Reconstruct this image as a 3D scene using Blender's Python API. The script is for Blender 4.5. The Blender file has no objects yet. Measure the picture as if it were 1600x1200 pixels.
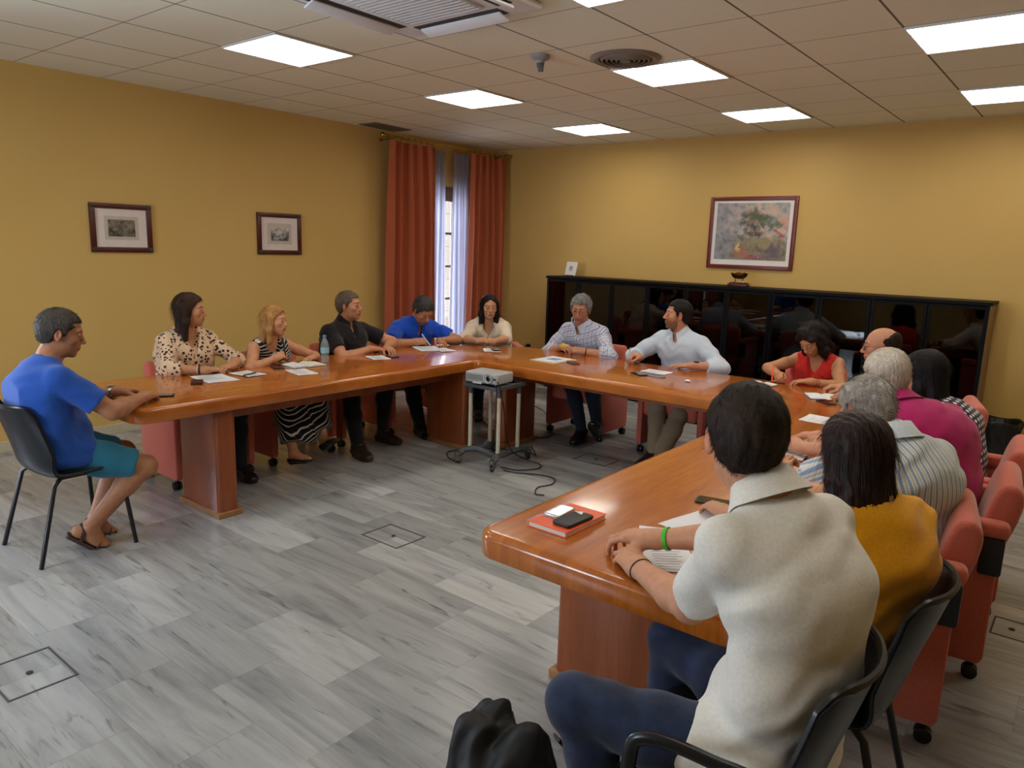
import bpy, bmesh, math, random
import numpy as np
from mathutils import Vector, Matrix, Euler
R = math.radians
PI = math.pi
COL = bpy.context.scene.collection
random.seed(7)

# ---------------------------------------------------------------- materials
MATS = {}
def s2l(c):
    return tuple((x / 12.92 if x <= .04045 else ((x + .055) / 1.055) ** 2.4) for x in c)
def rgb(r, g, b):
    return s2l((r / 255, g / 255, b / 255))
def newmat(name):
    m = bpy.data.materials.new(name)
    m.use_nodes = True
    nt = m.node_tree
    return m, nt, nt.nodes['Principled BSDF']
def setp(b, **k):
    names = dict(base='Base Color', rough='Roughness', metal='Metallic', spec='Specular IOR Level', coat='Coat Weight',
                 coatr='Coat Roughness', trans='Transmission Weight', ior='IOR', alpha='Alpha', sheen='Sheen Weight',
                 sss='Subsurface Weight', emis='Emission Strength', emc='Emission Color')
    for a, v in k.items():
        i = b.inputs[names[a]]
        if a in ('base', 'emc'): v = (*v, 1)
        i.default_value = v
def node(nt, t, **k):
    n = nt.nodes.new(t)
    for a, v in k.items():
        if a.startswith('i_'):
            key = a[2:]
            key = int(key) if key.isdigit() else key.replace('_', ' ')
            n.inputs[key].default_value = v
        else:
            setattr(n, a, v)
    return n
def ramp(nt, fac, stops, interp='LINEAR'):
    r = nt.nodes.new('ShaderNodeValToRGB')
    r.color_ramp.interpolation = interp
    el = r.color_ramp.elements
    while len(el) < len(stops): el.new(.5)
    for e, (p, c) in zip(el, stops):
        e.position = p
        e.color = (*c, 1) if len(c) == 3 else c
    nt.links.new(fac, r.inputs[0])
    return r.outputs[0]
def mix(nt, fac, a, b, mode='MIX'):
    m = nt.nodes.new('ShaderNodeMix'); m.data_type = 'RGBA'; m.blend_type = mode
    for s, v in ((0, fac), (6, a), (7, b)):
        if hasattr(v, 'is_linked') or isinstance(v, bpy.types.NodeSocket): nt.links.new(v, m.inputs[s])
        else: m.inputs[s].default_value = v if s == 0 else ((*v, 1) if len(v) == 3 else v)
    return m.outputs[2]
def mth(nt, op, a, b=0.0, c=0.0):
    m = nt.nodes.new('ShaderNodeMath'); m.operation = op
    for s, v in enumerate((a, b, c)):
        if isinstance(v, bpy.types.NodeSocket): nt.links.new(v, m.inputs[s])
        else: m.inputs[s].default_value = v
    return m.outputs[0]
def bump(nt, b, h, strength=.3, dist=.01):
    n = node(nt, 'ShaderNodeBump'); n.inputs['Strength'].default_value = strength; n.inputs['Distance'].default_value = dist
    nt.links.new(h, n.inputs['Height']); nt.links.new(n.outputs[0], b.inputs['Normal'])
def coords(nt, kind='Object', scale=None, rot=None, loc=None):
    tc = nt.nodes.new('ShaderNodeTexCoord'); o = tc.outputs[kind]
    if scale or rot or loc:
        mp = nt.nodes.new('ShaderNodeMapping')
        if scale: mp.inputs['Scale'].default_value = scale
        if rot: mp.inputs['Rotation'].default_value = rot
        if loc: mp.inputs['Location'].default_value = loc
        nt.links.new(o, mp.inputs[0]); o = mp.outputs[0]
    return o
def plain(name, col, rough=.5, var=.08, nscale=30, bumps=0, **k):
    if name in MATS: return MATS[name]
    m, nt, b = newmat(name)
    setp(b, base=col, rough=rough, **k)
    if var:
        n = node(nt, 'ShaderNodeTexNoise', i_Scale=nscale, i_Detail=4)
        nt.links.new(coords(nt), n.inputs['Vector'])
        lo = tuple(max(0, c * (1 - var)) for c in col); hi = tuple(min(1, c * (1 + var)) for c in col)
        nt.links.new(ramp(nt, n.outputs[0], [(.3, lo), (.7, hi)]), b.inputs['Base Color'])
        if bumps: bump(nt, b, n.outputs[0], bumps, .004)
    MATS[name] = m
    return m

# ---------------------------------------------------------------- mesh helpers
def sm(bm, ang=40):
    for f in bm.faces: f.smooth = True
    a = R(ang)
    for e in bm.edges:
        if len(e.link_faces) == 2 and e.calc_face_angle(0) > a: e.smooth = False
def T(x=0, y=0, z=0): return Matrix.Translation((x, y, z))
def RZ(a): return Matrix.Rotation(a, 4, 'Z')
def RX(a): return Matrix.Rotation(a, 4, 'X')
def RY(a): return Matrix.Rotation(a, 4, 'Y')
def addto(bm, tmp, M=None):
    if M is not None: bmesh.ops.transform(tmp, matrix=M, verts=tmp.verts)
    me = bpy.data.meshes.new('t'); tmp.to_mesh(me); tmp.free()
    bm.from_mesh(me); bpy.data.meshes.remove(me)
def box(bm, x0, x1, y0, y1, z0, z1, bev=0, seg=2, M=None, mi=0):
    t = bmesh.new(); bmesh.ops.create_cube(t, size=1)
    bmesh.ops.scale(t, vec=(x1 - x0, y1 - y0, z1 - z0), verts=t.verts)
    bmesh.ops.translate(t, vec=((x0 + x1) / 2, (y0 + y1) / 2, (z0 + z1) / 2), verts=t.verts)
    if bev: bmesh.ops.bevel(t, geom=t.edges[:], offset=bev, segments=seg, affect='EDGES', profile=.5)
    for f in t.faces: f.material_index = mi
    addto(bm, t, M); return bm
def prism(bm, pts, h0, h1, bev=0, seg=3, M=None, mi=0):
    """outline in xy extruded in z from h0 to h1"""
    t = bmesh.new(); vs = [t.verts.new((x, y, h0)) for x, y in pts]; f = t.faces.new(vs)
    g = bmesh.ops.extrude_face_region(t, geom=[f])
    bmesh.ops.translate(t, vec=(0, 0, h1 - h0), verts=[v for v in g['geom'] if isinstance(v, bmesh.types.BMVert)])
    bmesh.ops.recalc_face_normals(t, faces=t.faces)
    if bev:
        ed = [e for e in t.edges if len(e.link_faces) == 2 and e.calc_face_angle(0) > R(30)] if bev > 0 else []
        bmesh.ops.bevel(t, geom=ed, offset=bev, segments=seg, affect='EDGES', profile=.5)
    for q in t.faces: q.material_index = mi
    addto(bm, t, M); return bm
def cyl(bm, r, z0, z1, r2=None, n=20, M=None, mi=0, bev=0):
    t = bmesh.new(); bmesh.ops.create_cone(t, cap_ends=True, segments=n, radius1=r, radius2=r if r2 is None else r2, depth=z1 - z0)
    bmesh.ops.translate(t, vec=(0, 0, (z0 + z1) / 2), verts=t.verts)
    if bev:
        ed = [e for e in t.edges if e.calc_face_angle(0) > R(50)]
        bmesh.ops.bevel(t, geom=ed, offset=bev, segments=2, affect='EDGES', profile=.5)
    for q in t.faces: q.material_index = mi
    addto(bm, t, M); return bm
def ball(bm, r, c=(0, 0, 0), s=(1, 1, 1), n=16, M=None, mi=0):
    t = bmesh.new(); bmesh.ops.create_uvsphere(t, u_segments=n, v_segments=n // 2 + 2, radius=r)
    bmesh.ops.scale(t, vec=s, verts=t.verts); bmesh.ops.translate(t, vec=c, verts=t.verts)
    for q in t.faces: q.material_index = mi
    addto(bm, t, M); return bm
def lathe(bm, prof, n=24, M=None, mi=0):
    t = bmesh.new(); rings = []
    for r, z in prof:
        if r < 1e-5: rings.append([t.verts.new((0, 0, z))])
        else: rings.append([t.verts.new((r * math.cos(2 * PI * i / n), r * math.sin(2 * PI * i / n), z)) for i in range(n)])
    for a, b in zip(rings, rings[1:]):
        for i in range(n):
            j = (i + 1) % n
            if len(a) == 1 and len(b) == 1: continue
            if len(a) == 1: t.faces.new((a[0], b[j], b[i]))
            elif len(b) == 1: t.faces.new((a[i], a[j], b[0]))
            else: t.faces.new((a[i], a[j], b[j], b[i]))
    bmesh.ops.recalc_face_normals(t, faces=t.faces)
    for q in t.faces: q.material_index = mi
    addto(bm, t, M); return bm
def catmull(P, n=8):
    P = [Vector(p) for p in P]; Q = [P[0] * 2 - P[1]] + P + [P[-1] * 2 - P[-2]]; o = []
    for i in range(1, len(Q) - 2):
        a, b, c, d = Q[i - 1:i + 3]
        for k in range(n):
            t = k / n
            o.append(.5 * (2 * b + (c - a) * t + (2 * a - 5 * b + 4 * c - d) * t * t + (3 * b - a - 3 * c + d) * t ** 3))
    o.append(P[-1]); return o
def tube(bm, pts, r, n=10, smooth=0, M=None, mi=0, sq=(1, 1)):
    P = catmull(pts, smooth) if smooth else [Vector(p) for p in pts]
    rr = r if hasattr(r, '__len__') else [r] * len(P)
    if len(rr) != len(P): rr = [rr[0] + (rr[-1] - rr[0]) * i / (len(P) - 1) for i in range(len(P))]
    t = bmesh.new(); rings = []; up = None
    for i, p in enumerate(P):
        d = (P[min(i + 1, len(P) - 1)] - P[max(i - 1, 0)]).normalized()
        if up is None:
            up = Vector((0, 0, 1)) if abs(d.z) < .9 else Vector((1, 0, 0))
        s = d.cross(up).normalized(); up = s.cross(d).normalized()
        rings.append([t.verts.new(p + (s * math.cos(2 * PI * k / n) * sq[0] + up * math.sin(2 * PI * k / n) * sq[1]) * rr[i]) for k in range(n)])
    for a, b in zip(rings, rings[1:]):
        for k in range(n): t.faces.new((a[k], a[(k + 1) % n], b[(k + 1) % n], b[k]))
    t.faces.new(rings[0][::-1]); t.faces.new(rings[-1])
    bmesh.ops.recalc_face_normals(t, faces=t.faces)
    for q in t.faces: q.material_index = mi
    addto(bm, t, M); return bm
def grid(bm, P, thick=0, M=None, mi=0, closed=False):
    """P: list of rows of points -> surface, optionally given thickness"""
    t = bmesh.new(); V = [[t.verts.new(p) for p in row] for row in P]
    for a, b in zip(V, V[1:]):
        for i in range(len(a) - 1): t.faces.new((a[i], a[i + 1], b[i + 1], b[i]))
    bmesh.ops.recalc_face_normals(t, faces=t.faces)
    if thick: bmesh.ops.solidify(t, geom=t.faces[:], thickness=thick)
    for q in t.faces: q.material_index = mi
    addto(bm, t, M); return bm
def obj(name, bm, mat, parent=None, ang=40, loc=None):
    sm(bm, ang)
    me = bpy.data.meshes.new(name); bm.to_mesh(me); bm.free()
    for m in (mat if isinstance(mat, (list, tuple)) else [mat]): me.materials.append(m)
    o = bpy.data.objects.new(name, me); COL.objects.link(o)
    if parent: o.parent = parent
    if loc: o.location = loc
    return o
def B(): return bmesh.new()
def thing(name, label, cat, loc=(0, 0, 0), rz=0, group=None):
    o = bpy.data.objects.new(name, None); COL.objects.link(o); o.empty_display_size = .1
    o.location = loc; o.rotation_euler = (0, 0, rz); o['label'] = label; o['category'] = cat
    if group: o['group'] = group
    return o
def tag(o, label, cat, group=None):
    o['label'] = label; o['category'] = cat
    if group: o['group'] = group
    return o
def struct(name, bm, mat, parent=None, ang=40):
    o = obj(name, bm, mat, parent, ang)
    if not parent: o['kind'] = 'structure'
    return o
def dup(root, loc, rz, label=None, group=None):
    r = root.copy(); COL.objects.link(r); r.location = loc; r.rotation_euler = (0, 0, rz)
    if label: r['label'] = label
    if group: r['group'] = group
    for ch in list(root.children):
        c = ch.copy(); COL.objects.link(c); c.parent = r
        for g in list(ch.children):
            d = g.copy(); COL.objects.link(d); d.parent = c
    return r
# ================================================================ room
XL, YB, XR, YF, ZC = -6.39, 7.58, 2.6, -2.2, 2.867
GX, GY = -6.437, 2.114

def wall_mat():
    m, nt, b = newmat('mustard_paint'); setp(b, rough=.55, spec=.3)
    n = node(nt, 'ShaderNodeTexNoise', i_Scale=1.2, i_Detail=5); nt.links.new(coords(nt), n.inputs['Vector'])
    nt.links.new(ramp(nt, n.outputs[0], [(.3, rgb(203, 167, 96)), (.7, rgb(207, 172, 102))]), b.inputs['Base Color'])
    n2 = node(nt, 'ShaderNodeTexNoise', i_Scale=160, i_Detail=3); nt.links.new(coords(nt), n2.inputs['Vector'])
    bump(nt, b, n2.outputs[0], .12, .002)
    return m
def ceil_mat():
    m, nt, b = newmat('ceiling_tiles'); setp(b, rough=.9, spec=.1)
    sx = node(nt, 'ShaderNodeSeparateXYZ'); nt.links.new(coords(nt), sx.inputs[0])
    def line(o, off, w):
        f = mth(nt, 'FRACT', mth(nt, 'DIVIDE', mth(nt, 'SUBTRACT', o, off - 60), .6))
        d = mth(nt, 'MINIMUM', f, mth(nt, 'SUBTRACT', 1.0, f))
        return mth(nt, 'LESS_THAN', d, w)
    lx = line(sx.outputs[0], GX, .0105); ly = line(sx.outputs[1], GY, .0085)
    n = node(nt, 'ShaderNodeTexNoise', i_Scale=220, i_Detail=2); nt.links.new(coords(nt), n.inputs['Vector'])
    base = ramp(nt, n.outputs[0], [(.25, rgb(226, 222, 200)), (.6, rgb(238, 234, 212))])
    c1 = mix(nt, mth(nt, 'MULTIPLY', ly, .6), base, rgb(120, 104, 86))
    c2 = mix(nt, mth(nt, 'MULTIPLY', lx, .85), c1, rgb(84, 62, 44))
    nt.links.new(c2, b.inputs['Base Color'])
    h = mth(nt, 'SUBTRACT', 1.0, mth(nt, 'MAXIMUM', lx, ly))
    bump(nt, b, h, .4, .004)
    return m
def floor_mat():
    m, nt, b = newmat('grey_marble_slabs'); setp(b, rough=.24, spec=.4)
    W, H = .59, .2925
    tc = coords(nt)
    sx = node(nt, 'ShaderNodeSeparateXYZ'); nt.links.new(tc, sx.inputs[0])
    yy = mth(nt, 'DIVIDE', mth(nt, 'SUBTRACT', sx.outputs[1], 1.56 - 29.25), H)
    row = mth(nt, 'FLOOR', yy); fy = mth(nt, 'FRACT', yy)
    odd = mth(nt, 'MODULO', row, 2.0)
    xx = mth(nt, 'ADD', mth(nt, 'DIVIDE', mth(nt, 'SUBTRACT', sx.outputs[0], -2.41 - 59), W), mth(nt, 'MULTIPLY', mth(nt, 'SUBTRACT', 1.0, odd), .5))
    col = mth(nt, 'FLOOR', xx); fx = mth(nt, 'FRACT', xx)
    cell = node(nt, 'ShaderNodeCombineXYZ'); nt.links.new(col, cell.inputs[0]); nt.links.new(row, cell.inputs[1])
    wn = node(nt, 'ShaderNodeTexWhiteNoise', noise_dimensions='3D'); nt.links.new(cell.outputs[0], wn.inputs['Vector'])
    # streak coordinates shifted for every slab
    add = node(nt, 'ShaderNodeVectorMath', operation='MULTIPLY_ADD'); nt.links.new(wn.outputs['Color'], add.inputs[0])
    add.inputs[1].default_value = (20, 20, 20); nt.links.new(tc, add.inputs[2])
    mp = node(nt, 'ShaderNodeMapping'); mp.inputs['Scale'].default_value = (1.1, 9, 1); mp.inputs['Rotation'].default_value = (0, 0, R(-5))
    nt.links.new(add.outputs[0], mp.inputs[0])
    n1 = node(nt, 'ShaderNodeTexNoise', i_Scale=1.0, i_Detail=7, i_Roughness=.62, i_Distortion=.7); nt.links.new(mp.outputs[0], n1.inputs['Vector'])
    mp2 = node(nt, 'ShaderNodeMapping'); mp2.inputs['Scale'].default_value = (2.6, 20, 1); mp2.inputs['Rotation'].default_value = (0, 0, R(-9))
    nt.links.new(add.outputs[0], mp2.inputs[0])
    n2 = node(nt, 'ShaderNodeTexNoise', i_Scale=1.0, i_Detail=5, i_Roughness=.6, i_Distortion=1.2); nt.links.new(mp2.outputs[0], n2.inputs['Vector'])
    base = ramp(nt, n1.outputs[0], [(.2, rgb(124, 125, 126)), (.42, rgb(160, 160, 160)), (.55, rgb(178, 178, 177)), (.8, rgb(194, 193, 190))])
    vein = ramp(nt, n2.outputs[0], [(.27, rgb(110, 112, 116)), (.40, rgb(238, 238, 238)), (1, rgb(255, 255, 255))])
    c = mix(nt, .75, base, vein, 'MULTIPLY')
    tone = ramp(nt, wn.outputs['Value'], [(0, (.76, .76, .77)), (.6, (.90, .90, .90)), (.8, (1.0, 1.0, 1.0)), (1, (1.2, 1.2, 1.2))])
    c = mix(nt, 1.0, c, tone, 'MULTIPLY')
    dx = mth(nt, 'MULTIPLY', mth(nt, 'MINIMUM', fx, mth(nt, 'SUBTRACT', 1.0, fx)), W)
    dy = mth(nt, 'MULTIPLY', mth(nt, 'MINIMUM', fy, mth(nt, 'SUBTRACT', 1.0, fy)), H)
    j = mth(nt, 'LESS_THAN', mth(nt, 'MINIMUM', dx, dy), .0014)
    c = mix(nt, mth(nt, 'MULTIPLY', j, .55), c, rgb(120, 118, 114))
    nt.links.new(c, b.inputs['Base Color'])
    bump(nt, b, n1.outputs[0], .03, .002)
    return m
M_WALL, M_CEIL, M_FLOOR = wall_mat(), ceil_mat(), floor_mat()
M_BASE = plain('baseboard_marble', rgb(190, 178, 150), .35, .06, 20)

bm = B(); box(bm, XL - .25, XR + .2, YF - .2, YB + .2, -.12, 0); struct('floor', bm, M_FLOOR)
# ceiling with an opening per luminaire
LT = [(3, 1), (3, 4), (3, 7), (6, 4), (6, 7), (9, 4), (9, 7), (7, 1), (9, 1), (12, 4), (3, -3), (9, -3)]
bm = B(); box(bm, XL - .25, XR + .2, YF - .2, YB + .2, ZC, ZC + .08); struct('ceiling', bm, M_CEIL)

def wall_with_holes(name, axis, pos, thick, a0, a1, holes, z1=ZC + .02):
    """axis 'x': wall in plane x=pos running along y; holes (a0,a1,z0,z1)"""
    bm = B()
    def pc(u0, u1, w0, w1):
        if u1 - u0 < 1e-4 or w1 - w0 < 1e-4: return
        if axis == 'x': box(bm, min(pos, pos + thick), max(pos, pos + thick), u0, u1, w0, w1)
        else: box(bm, u0, u1, min(pos, pos + thick), max(pos, pos + thick), w0, w1)
    c = a0
    for (h0, h1, w0, w1) in sorted(holes):
        pc(c, h0, -.02, z1); pc(h0, h1, -.02, w0); pc(h0, h1, w1, z1); c = h1
    pc(c, a1, -.02, z1)
    return struct(name, bm, M_WALL)
W1 = (6.12, 6.98, .12, 2.36)
W2 = (-.35, 1.05, .12, 2.36)
wall_with_holes('wall_left', 'x', XL, -.25, YF - .2, YB + .2, [W1, W2])
wall_with_holes('wall_back', 'y', YB, .2, XL - .25, XR + .2, [])
wall_with_holes('wall_right', 'x', XR, .2, YF, YB, [])
W3 = (-4.6, -3.0, .9, 2.3)
wall_with_holes('wall_front', 'y', YF, -.2, XL, XR + .2, [W3])
bm = B(); box(bm, XL, XL + .014, 1.05, 6.12, 0, .085, .003, 1); box(bm, XL, XL + .014, 6.98, YB, 0, .085, .003, 1); struct('baseboard_left', bm, M_BASE)
bm = B(); box(bm, XL, XR, YB - .014, YB, 0, .085, .003, 1); struct('baseboard_back', bm, M_BASE)
bm = B(); box(bm, XR - .014, XR, YF, YB, 0, .085, .003, 1); struct('baseboard_right', bm, M_BASE)

M_WINF = plain('window_frame_paint', rgb(120, 104, 92), .4, .04)
M_GLASS, nt, b = newmat('window_glass'); setp(b, base=(1, 1, 1), rough=0.0, ior=1.45)
# thin clear pane: mostly straight through, a little reflection
tr = node(nt, 'ShaderNodeBsdfTransparent'); gl = node(nt, 'ShaderNodeBsdfGlossy'); gl.inputs['Roughness'].default_value = .02
fr = node(nt, 'ShaderNodeFresnel'); fr.inputs[0].default_value = 1.3
ms = node(nt, 'ShaderNodeMixShader'); nt.links.new(fr.outputs[0], ms.inputs[0]); nt.links.new(tr.outputs[0], ms.inputs[1]); nt.links.new(gl.outputs[0], ms.inputs[2])
nt.links.new(ms.outputs[0], nt.nodes['Material Output'].inputs[0])
def window(n, axis, pos, hole, muntins=4):
    a0, a1, z0, z1 = hole
    t = bpy.data.objects.new('window_%d' % n, None); COL.objects.link(t); t['kind'] = 'structure'
    def bb(bm, u0, u1, w0, w1, d=.03):
        if axis == 'x': box(bm, pos - d, pos + d, u0, u1, w0, w1, .004, 1)
        else: box(bm, u0, u1, pos - d, pos + d, w0, w1, .004, 1)
    bm = B(); f = .055; mid = (a0 + a1) / 2
    bb(bm, a0, a0 + f, z0, z1); bb(bm, a1 - f, a1, z0, z1); bb(bm, a0, a1, z0, z0 + f); bb(bm, a0, a1, z1 - .16, z1)
    obj('window_frame', bm, M_WINF, t)
    for s0, s1 in ((a0 + f, mid), (mid, a1 - f)):
        bm = B(); g = .035
        bb(bm, s0, s0 + g, z0 + f, z1 - .16, .022); bb(bm, s1 - g, s1, z0 + f, z1 - .16, .022)
        for k in range(muntins + 1):
            zz = z0 + f + (z1 - .16 - z0 - f) * k / muntins
            bb(bm, s0 + g, s1 - g, zz - .014, zz + .014, .018)
        sh = obj('sash', bm, M_WINF, t)
        bm = B(); bb(bm, s0 + g, s1 - g, z0 + f, z1 - .16, .003); obj('glass_pane', bm, M_GLASS, sh)
    return t
window(1, 'x', XL - .17, W1, 5); window(2, 'x', XL - .17, W2, 5); window(3, 'y', YF - .12, W3, 3)
# outside: pale street facade and paving beyond the windows
M_FAC, nt, b = newmat('pale_facade'); setp(b, rough=.8)
br = node(nt, 'ShaderNodeTexBrick', i_Scale=1.0); br.inputs['Color1'].default_value = (*rgb(236, 226, 212), 1); br.inputs['Color2'].default_value = (*rgb(226, 212, 196), 1)
br.inputs['Mortar'].default_value = (*rgb(190, 178, 166), 1); br.inputs['Brick Width'].default_value = .8; br.inputs['Row Height'].default_value = .4; br.inputs['Mortar Size'].default_value = .01
nt.links.new(coords(nt, rot=(R(90), 0, R(90))), br.inputs['Vector']); nt.links.new(br.outputs[0], b.inputs['Base Color'])
bm = B(); box(bm, -13.3, -13, -8, 14, -.4, 6); struct('wall_outside', bm, M_FAC)
bm = B(); box(bm, -13, XL - .26, -12, 14, -.5, -.15); box(bm, XL - .26, 9, -12, YF - .21, -.5, -.15); struct('ground_outside', bm, plain('street_paving', rgb(200, 190, 178), .8, .1, 4))

# ---------------------------------------------------------------- ceiling fittings
M_FRAME = plain('lamp_housing_white', rgb(226, 226, 224), .35, .02)
M_DIFF, nt, b = newmat('lamp_diffuser'); setp(b, base=(1, 1, 1), rough=.4, emc=(1.0, .945, .83), emis=13.0)
M_LOUV = plain('louvre_aluminium', rgb(215, 215, 218), .3, .02, metal=.6)
def make_lamp():
    t = thing('ceiling_light', '', 'ceiling light')
    a = .3; bm = B()
    for s in (-1, 1):
        box(bm, s * a - (.012 if s > 0 else -.0), s * a + (.0 if s > 0 else .012), -a, a, -.014, -.0005, .002, 1)
        box(bm, -a, a, s * a - (.012 if s > 0 else -.0), s * a + (.0 if s > 0 else .012), -.014, -.0005, .002, 1)
    obj('frame', bm, M_FRAME, t)
    bm = B(); box(bm, -a + .012, a - .012, -a + .012, a - .012, -.004, -.001); obj('diffuser', bm, M_DIFF, t)
    bm = B()
    for k in range(1, 5):
        x = -a + .012 + k * (2 * a - .024) / 5
        box(bm, -a + .012, a - .012, x - .0015, x + .0015, -.014, -.0045)
    obj('louvre', bm, M_LOUV, t)
    return t
lamp = make_lamp(); used = False
LAB = {(3, 1): 'square white ceiling light nearest the left wall, above the leopard blouse', (3, 4): 'square ceiling light in the middle of the left row',
       (3, 7): 'small-looking ceiling light nearest the curtained corner', (6, 4): 'bright square ceiling light touching the round air vent',
       (6, 7): 'ceiling light before the back wall, above the landscape painting', (9, 4): 'largest-looking ceiling light at the upper right edge of the photo',
       (9, 7): 'ceiling light at the right edge, nearest the back wall', (7, 1): 'ceiling light beside the air conditioner, cut off by the top edge'}
for (i, j) in LT:
    lab = LAB.get((i, j), 'square ceiling light outside the view, over the near side of the room')
    loc = (GX + .6 * i + .3, GY + .6 * j + .3, ZC)
    if not used: lamp.location = loc; lamp['label'] = lab; lamp['group'] = 'square ceiling lights'; used = True
    else: dup(lamp, loc, 0, lab)
# air conditioner cassette
M_ACW = plain('cassette_plastic', rgb(232, 232, 234), .4, .02); M_DARK = plain('dark_slot', rgb(38, 34, 32), .6, 0)
M_ACG = plain('cassette_grille', rgb(206, 208, 210), .5, .03)
t = thing('air_conditioner', 'white ceiling cassette air conditioner with square grille and flaps', 'air conditioner', (-2.87, 2.68, ZC))
bm = B(); box(bm, -.475, .475, -.475, .475, -.035, -.0005, .014, 3); obj('panel', bm, M_ACW, t)
bm = B(); box(bm, -.27, .27, -.27, .27, -.047, -.03, .008, 2)
gr = obj('grille', bm, M_ACG, t)
bm = B()
for k in range(16): box(bm, -.25, .25, -.25 + k * .0333 - .004, -.25 + k * .0333 + .004, -.0485, -.046)
obj('grille_slats', bm, M_ACW, gr)
for k in range(4):
    M = RZ(k * PI / 2); bm = B(); box(bm, -.30, .30, .325, .42, -.0375, -.034, .001, 1, M); obj('air_slot', bm, M_DARK, t)
    bm = B(); box(bm, -.285, .285, -.04, .04, -.006, .006, .004, 2, M @ T(0, .405, -.052) @ RX(R(-18))); obj('flap', bm, M_ACW, t)
# round vent
M_VENT = plain('vent_metal', rgb(128, 116, 104), .45, .03)
t = thing('round_vent', 'round slotted ceiling air vent next to a bright square light', 'vent', (-2.6, 4.31, ZC))
bm = B(); lathe(bm, [(.225, -.0005), (.225, -.006), (.20, -.02), (.17, -.012), (.168, -.0005)], 40); obj('rim', bm, M_VENT, t)
bm = B()
for r in (.145, .115, .085, .055): lathe(bm, [(r + .018, -.004), (r + .006, -.022), (r, -.022), (r + .01, -.004)], 36)
cyl(bm, .035, -.024, -.002, n=24); obj('ring_blades', bm, M_VENT, t)
bm = B(); cyl(bm, .17, -.003, -.0005, n=36); obj('dark_opening', bm, M_DARK, t)
# strip vent near curtain
t = thing('strip_vent', 'rectangular grey slotted vent in the ceiling above the left curtain', 'vent', (-6.2, 5.48, ZC), R(4))
bm = B(); box(bm, -.13, .13, -.27, .27, -.008, -.0005, .002, 1); obj('frame', bm, M_VENT, t)
bm = B()
for k in range(9): box(bm, -.11 + k * .0275 - .004, -.11 + k * .0275 + .004, -.25, .25, -.013, -.008)
obj('slat', bm, plain('vent_slat', rgb(110, 100, 90), .5, 0), t)
# detector
t = thing('ceiling_sensor', 'small grey presence sensor hanging under the ceiling left of the round vent', 'sensor', (-3.02, 3.97, ZC))
bm = B(); lathe(bm, [(0, -.001), (.062, -.001), (.062, -.012), (.052, -.026), (.03, -.034), (.026, -.05), (0, -.05)], 28); obj('base', bm, plain('sensor_grey', rgb(150, 150, 150), .5, .02), t)
bm = B(); ball(bm, .024, (0, 0, -.06), (1, 1, 1.15)); box(bm, -.012, .02, -.012, .012, -.10, -.06, .004, 2); obj('sensor_head', bm, plain('sensor_dark', rgb(96, 94, 92), .4, .02), t)

# ---------------------------------------------------------------- curtains
def cloth_mat(name, c1, c2, rough=.85, sheen=.3, scale=300):
    m, nt, b = newmat(name); setp(b, rough=rough, sheen=sheen, spec=.2)
    n = node(nt, 'ShaderNodeTexNoise', i_Scale=scale, i_Detail=2); nt.links.new(coords(nt), n.inputs['Vector'])
    nt.links.new(ramp(nt, n.outputs[0], [(.3, c1), (.7, c2)]), b.inputs['Base Color'])
    bump(nt, b, n.outputs[0], .15, .002)
    return m
M_CURT = cloth_mat('terracotta_curtain', rgb(162, 80, 50), rgb(180, 94, 60))
M_SHEER, nt, b = newmat('white_voile')
setp(b, base=rgb(190, 190, 204), rough=.8, spec=.1)
tl = node(nt, 'ShaderNodeBsdfTranslucent'); tl.inputs[0].default_value = (*rgb(182, 184, 206), 1)
tp = node(nt, 'ShaderNodeBsdfTransparent'); m1 = node(nt, 'ShaderNodeMixShader'); m2 = node(nt, 'ShaderNodeMixShader')
m1.inputs[0].default_value = .6; nt.links.new(b.outputs[0], m1.inputs[1]); nt.links.new(tl.outputs[0], m1.inputs[2])
m2.inputs[0].default_value = .10; nt.links.new(m1.outputs[0], m2.inputs[1]); nt.links.new(tp.outputs[0], m2.inputs[2])
nt.links.new(m2.outputs[0], nt.nodes['Material Output'].inputs[0])
def drape(name, x, y0, y1, z0, z1, folds, amp, mat, label, cat, seed, thick=.004, flare=.0, parent=None, group=None):
    rnd = random.Random(seed); ph = [rnd.uniform(0, 6.28) for _ in range(6)]
    n, mrows = folds * 12, 26; P = []
    for r in range(mrows + 1):
        v = r / mrows; z = z1 + (z0 - z1) * v; row = []
        g = 1 - .10 * math.exp(-v * 5)
        for i in range(n + 1):
            u = i / n
            y = (y0 + y1) / 2 + (u - .5) * (y1 - y0) * g * (1 + flare * v)
            a = amp * (.55 + .45 * min(1, v * 3)) * (1 + .35 * math.sin(3.1 * u * 6.28 + ph[0]))
            w = 2 * PI * folds * (u + .018 * math.sin(2 * PI * 2 * u + ph[1]) + .012 * v * math.sin(9 * u + ph[2]))
            s = math.sin(w); s = math.copysign(abs(s) ** .75, s)
            row.append((x + a * s + .012 * math.sin(4 * v + ph[3] + 7 * u), y + .3 * a * math.cos(w) , z))
        P.append(row)
    bm = B()
    rows = [row + [(p[0] - thick, p[1], p[2]) for p in row[::-1]] + [row[0]] for row in P] if thick > .002 else P
    grid(bm, rows, 0)
    o = obj(name, bm, mat, parent, 80)
    if label: tag(o, label, cat, group)
    return o
drape('curtain', -6.155, 5.47, 6.22, .04, 2.735, 5, .056, M_CURT, 'terracotta floor-length curtain left of the window, behind the royal blue polo', 'curtain', 1)
drape('curtain', -6.155, 6.76, 7.45, .04, 2.735, 5, .056, M_CURT, 'terracotta floor-length curtain right of the window, next to the room corner', 'curtain', 2)
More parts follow.
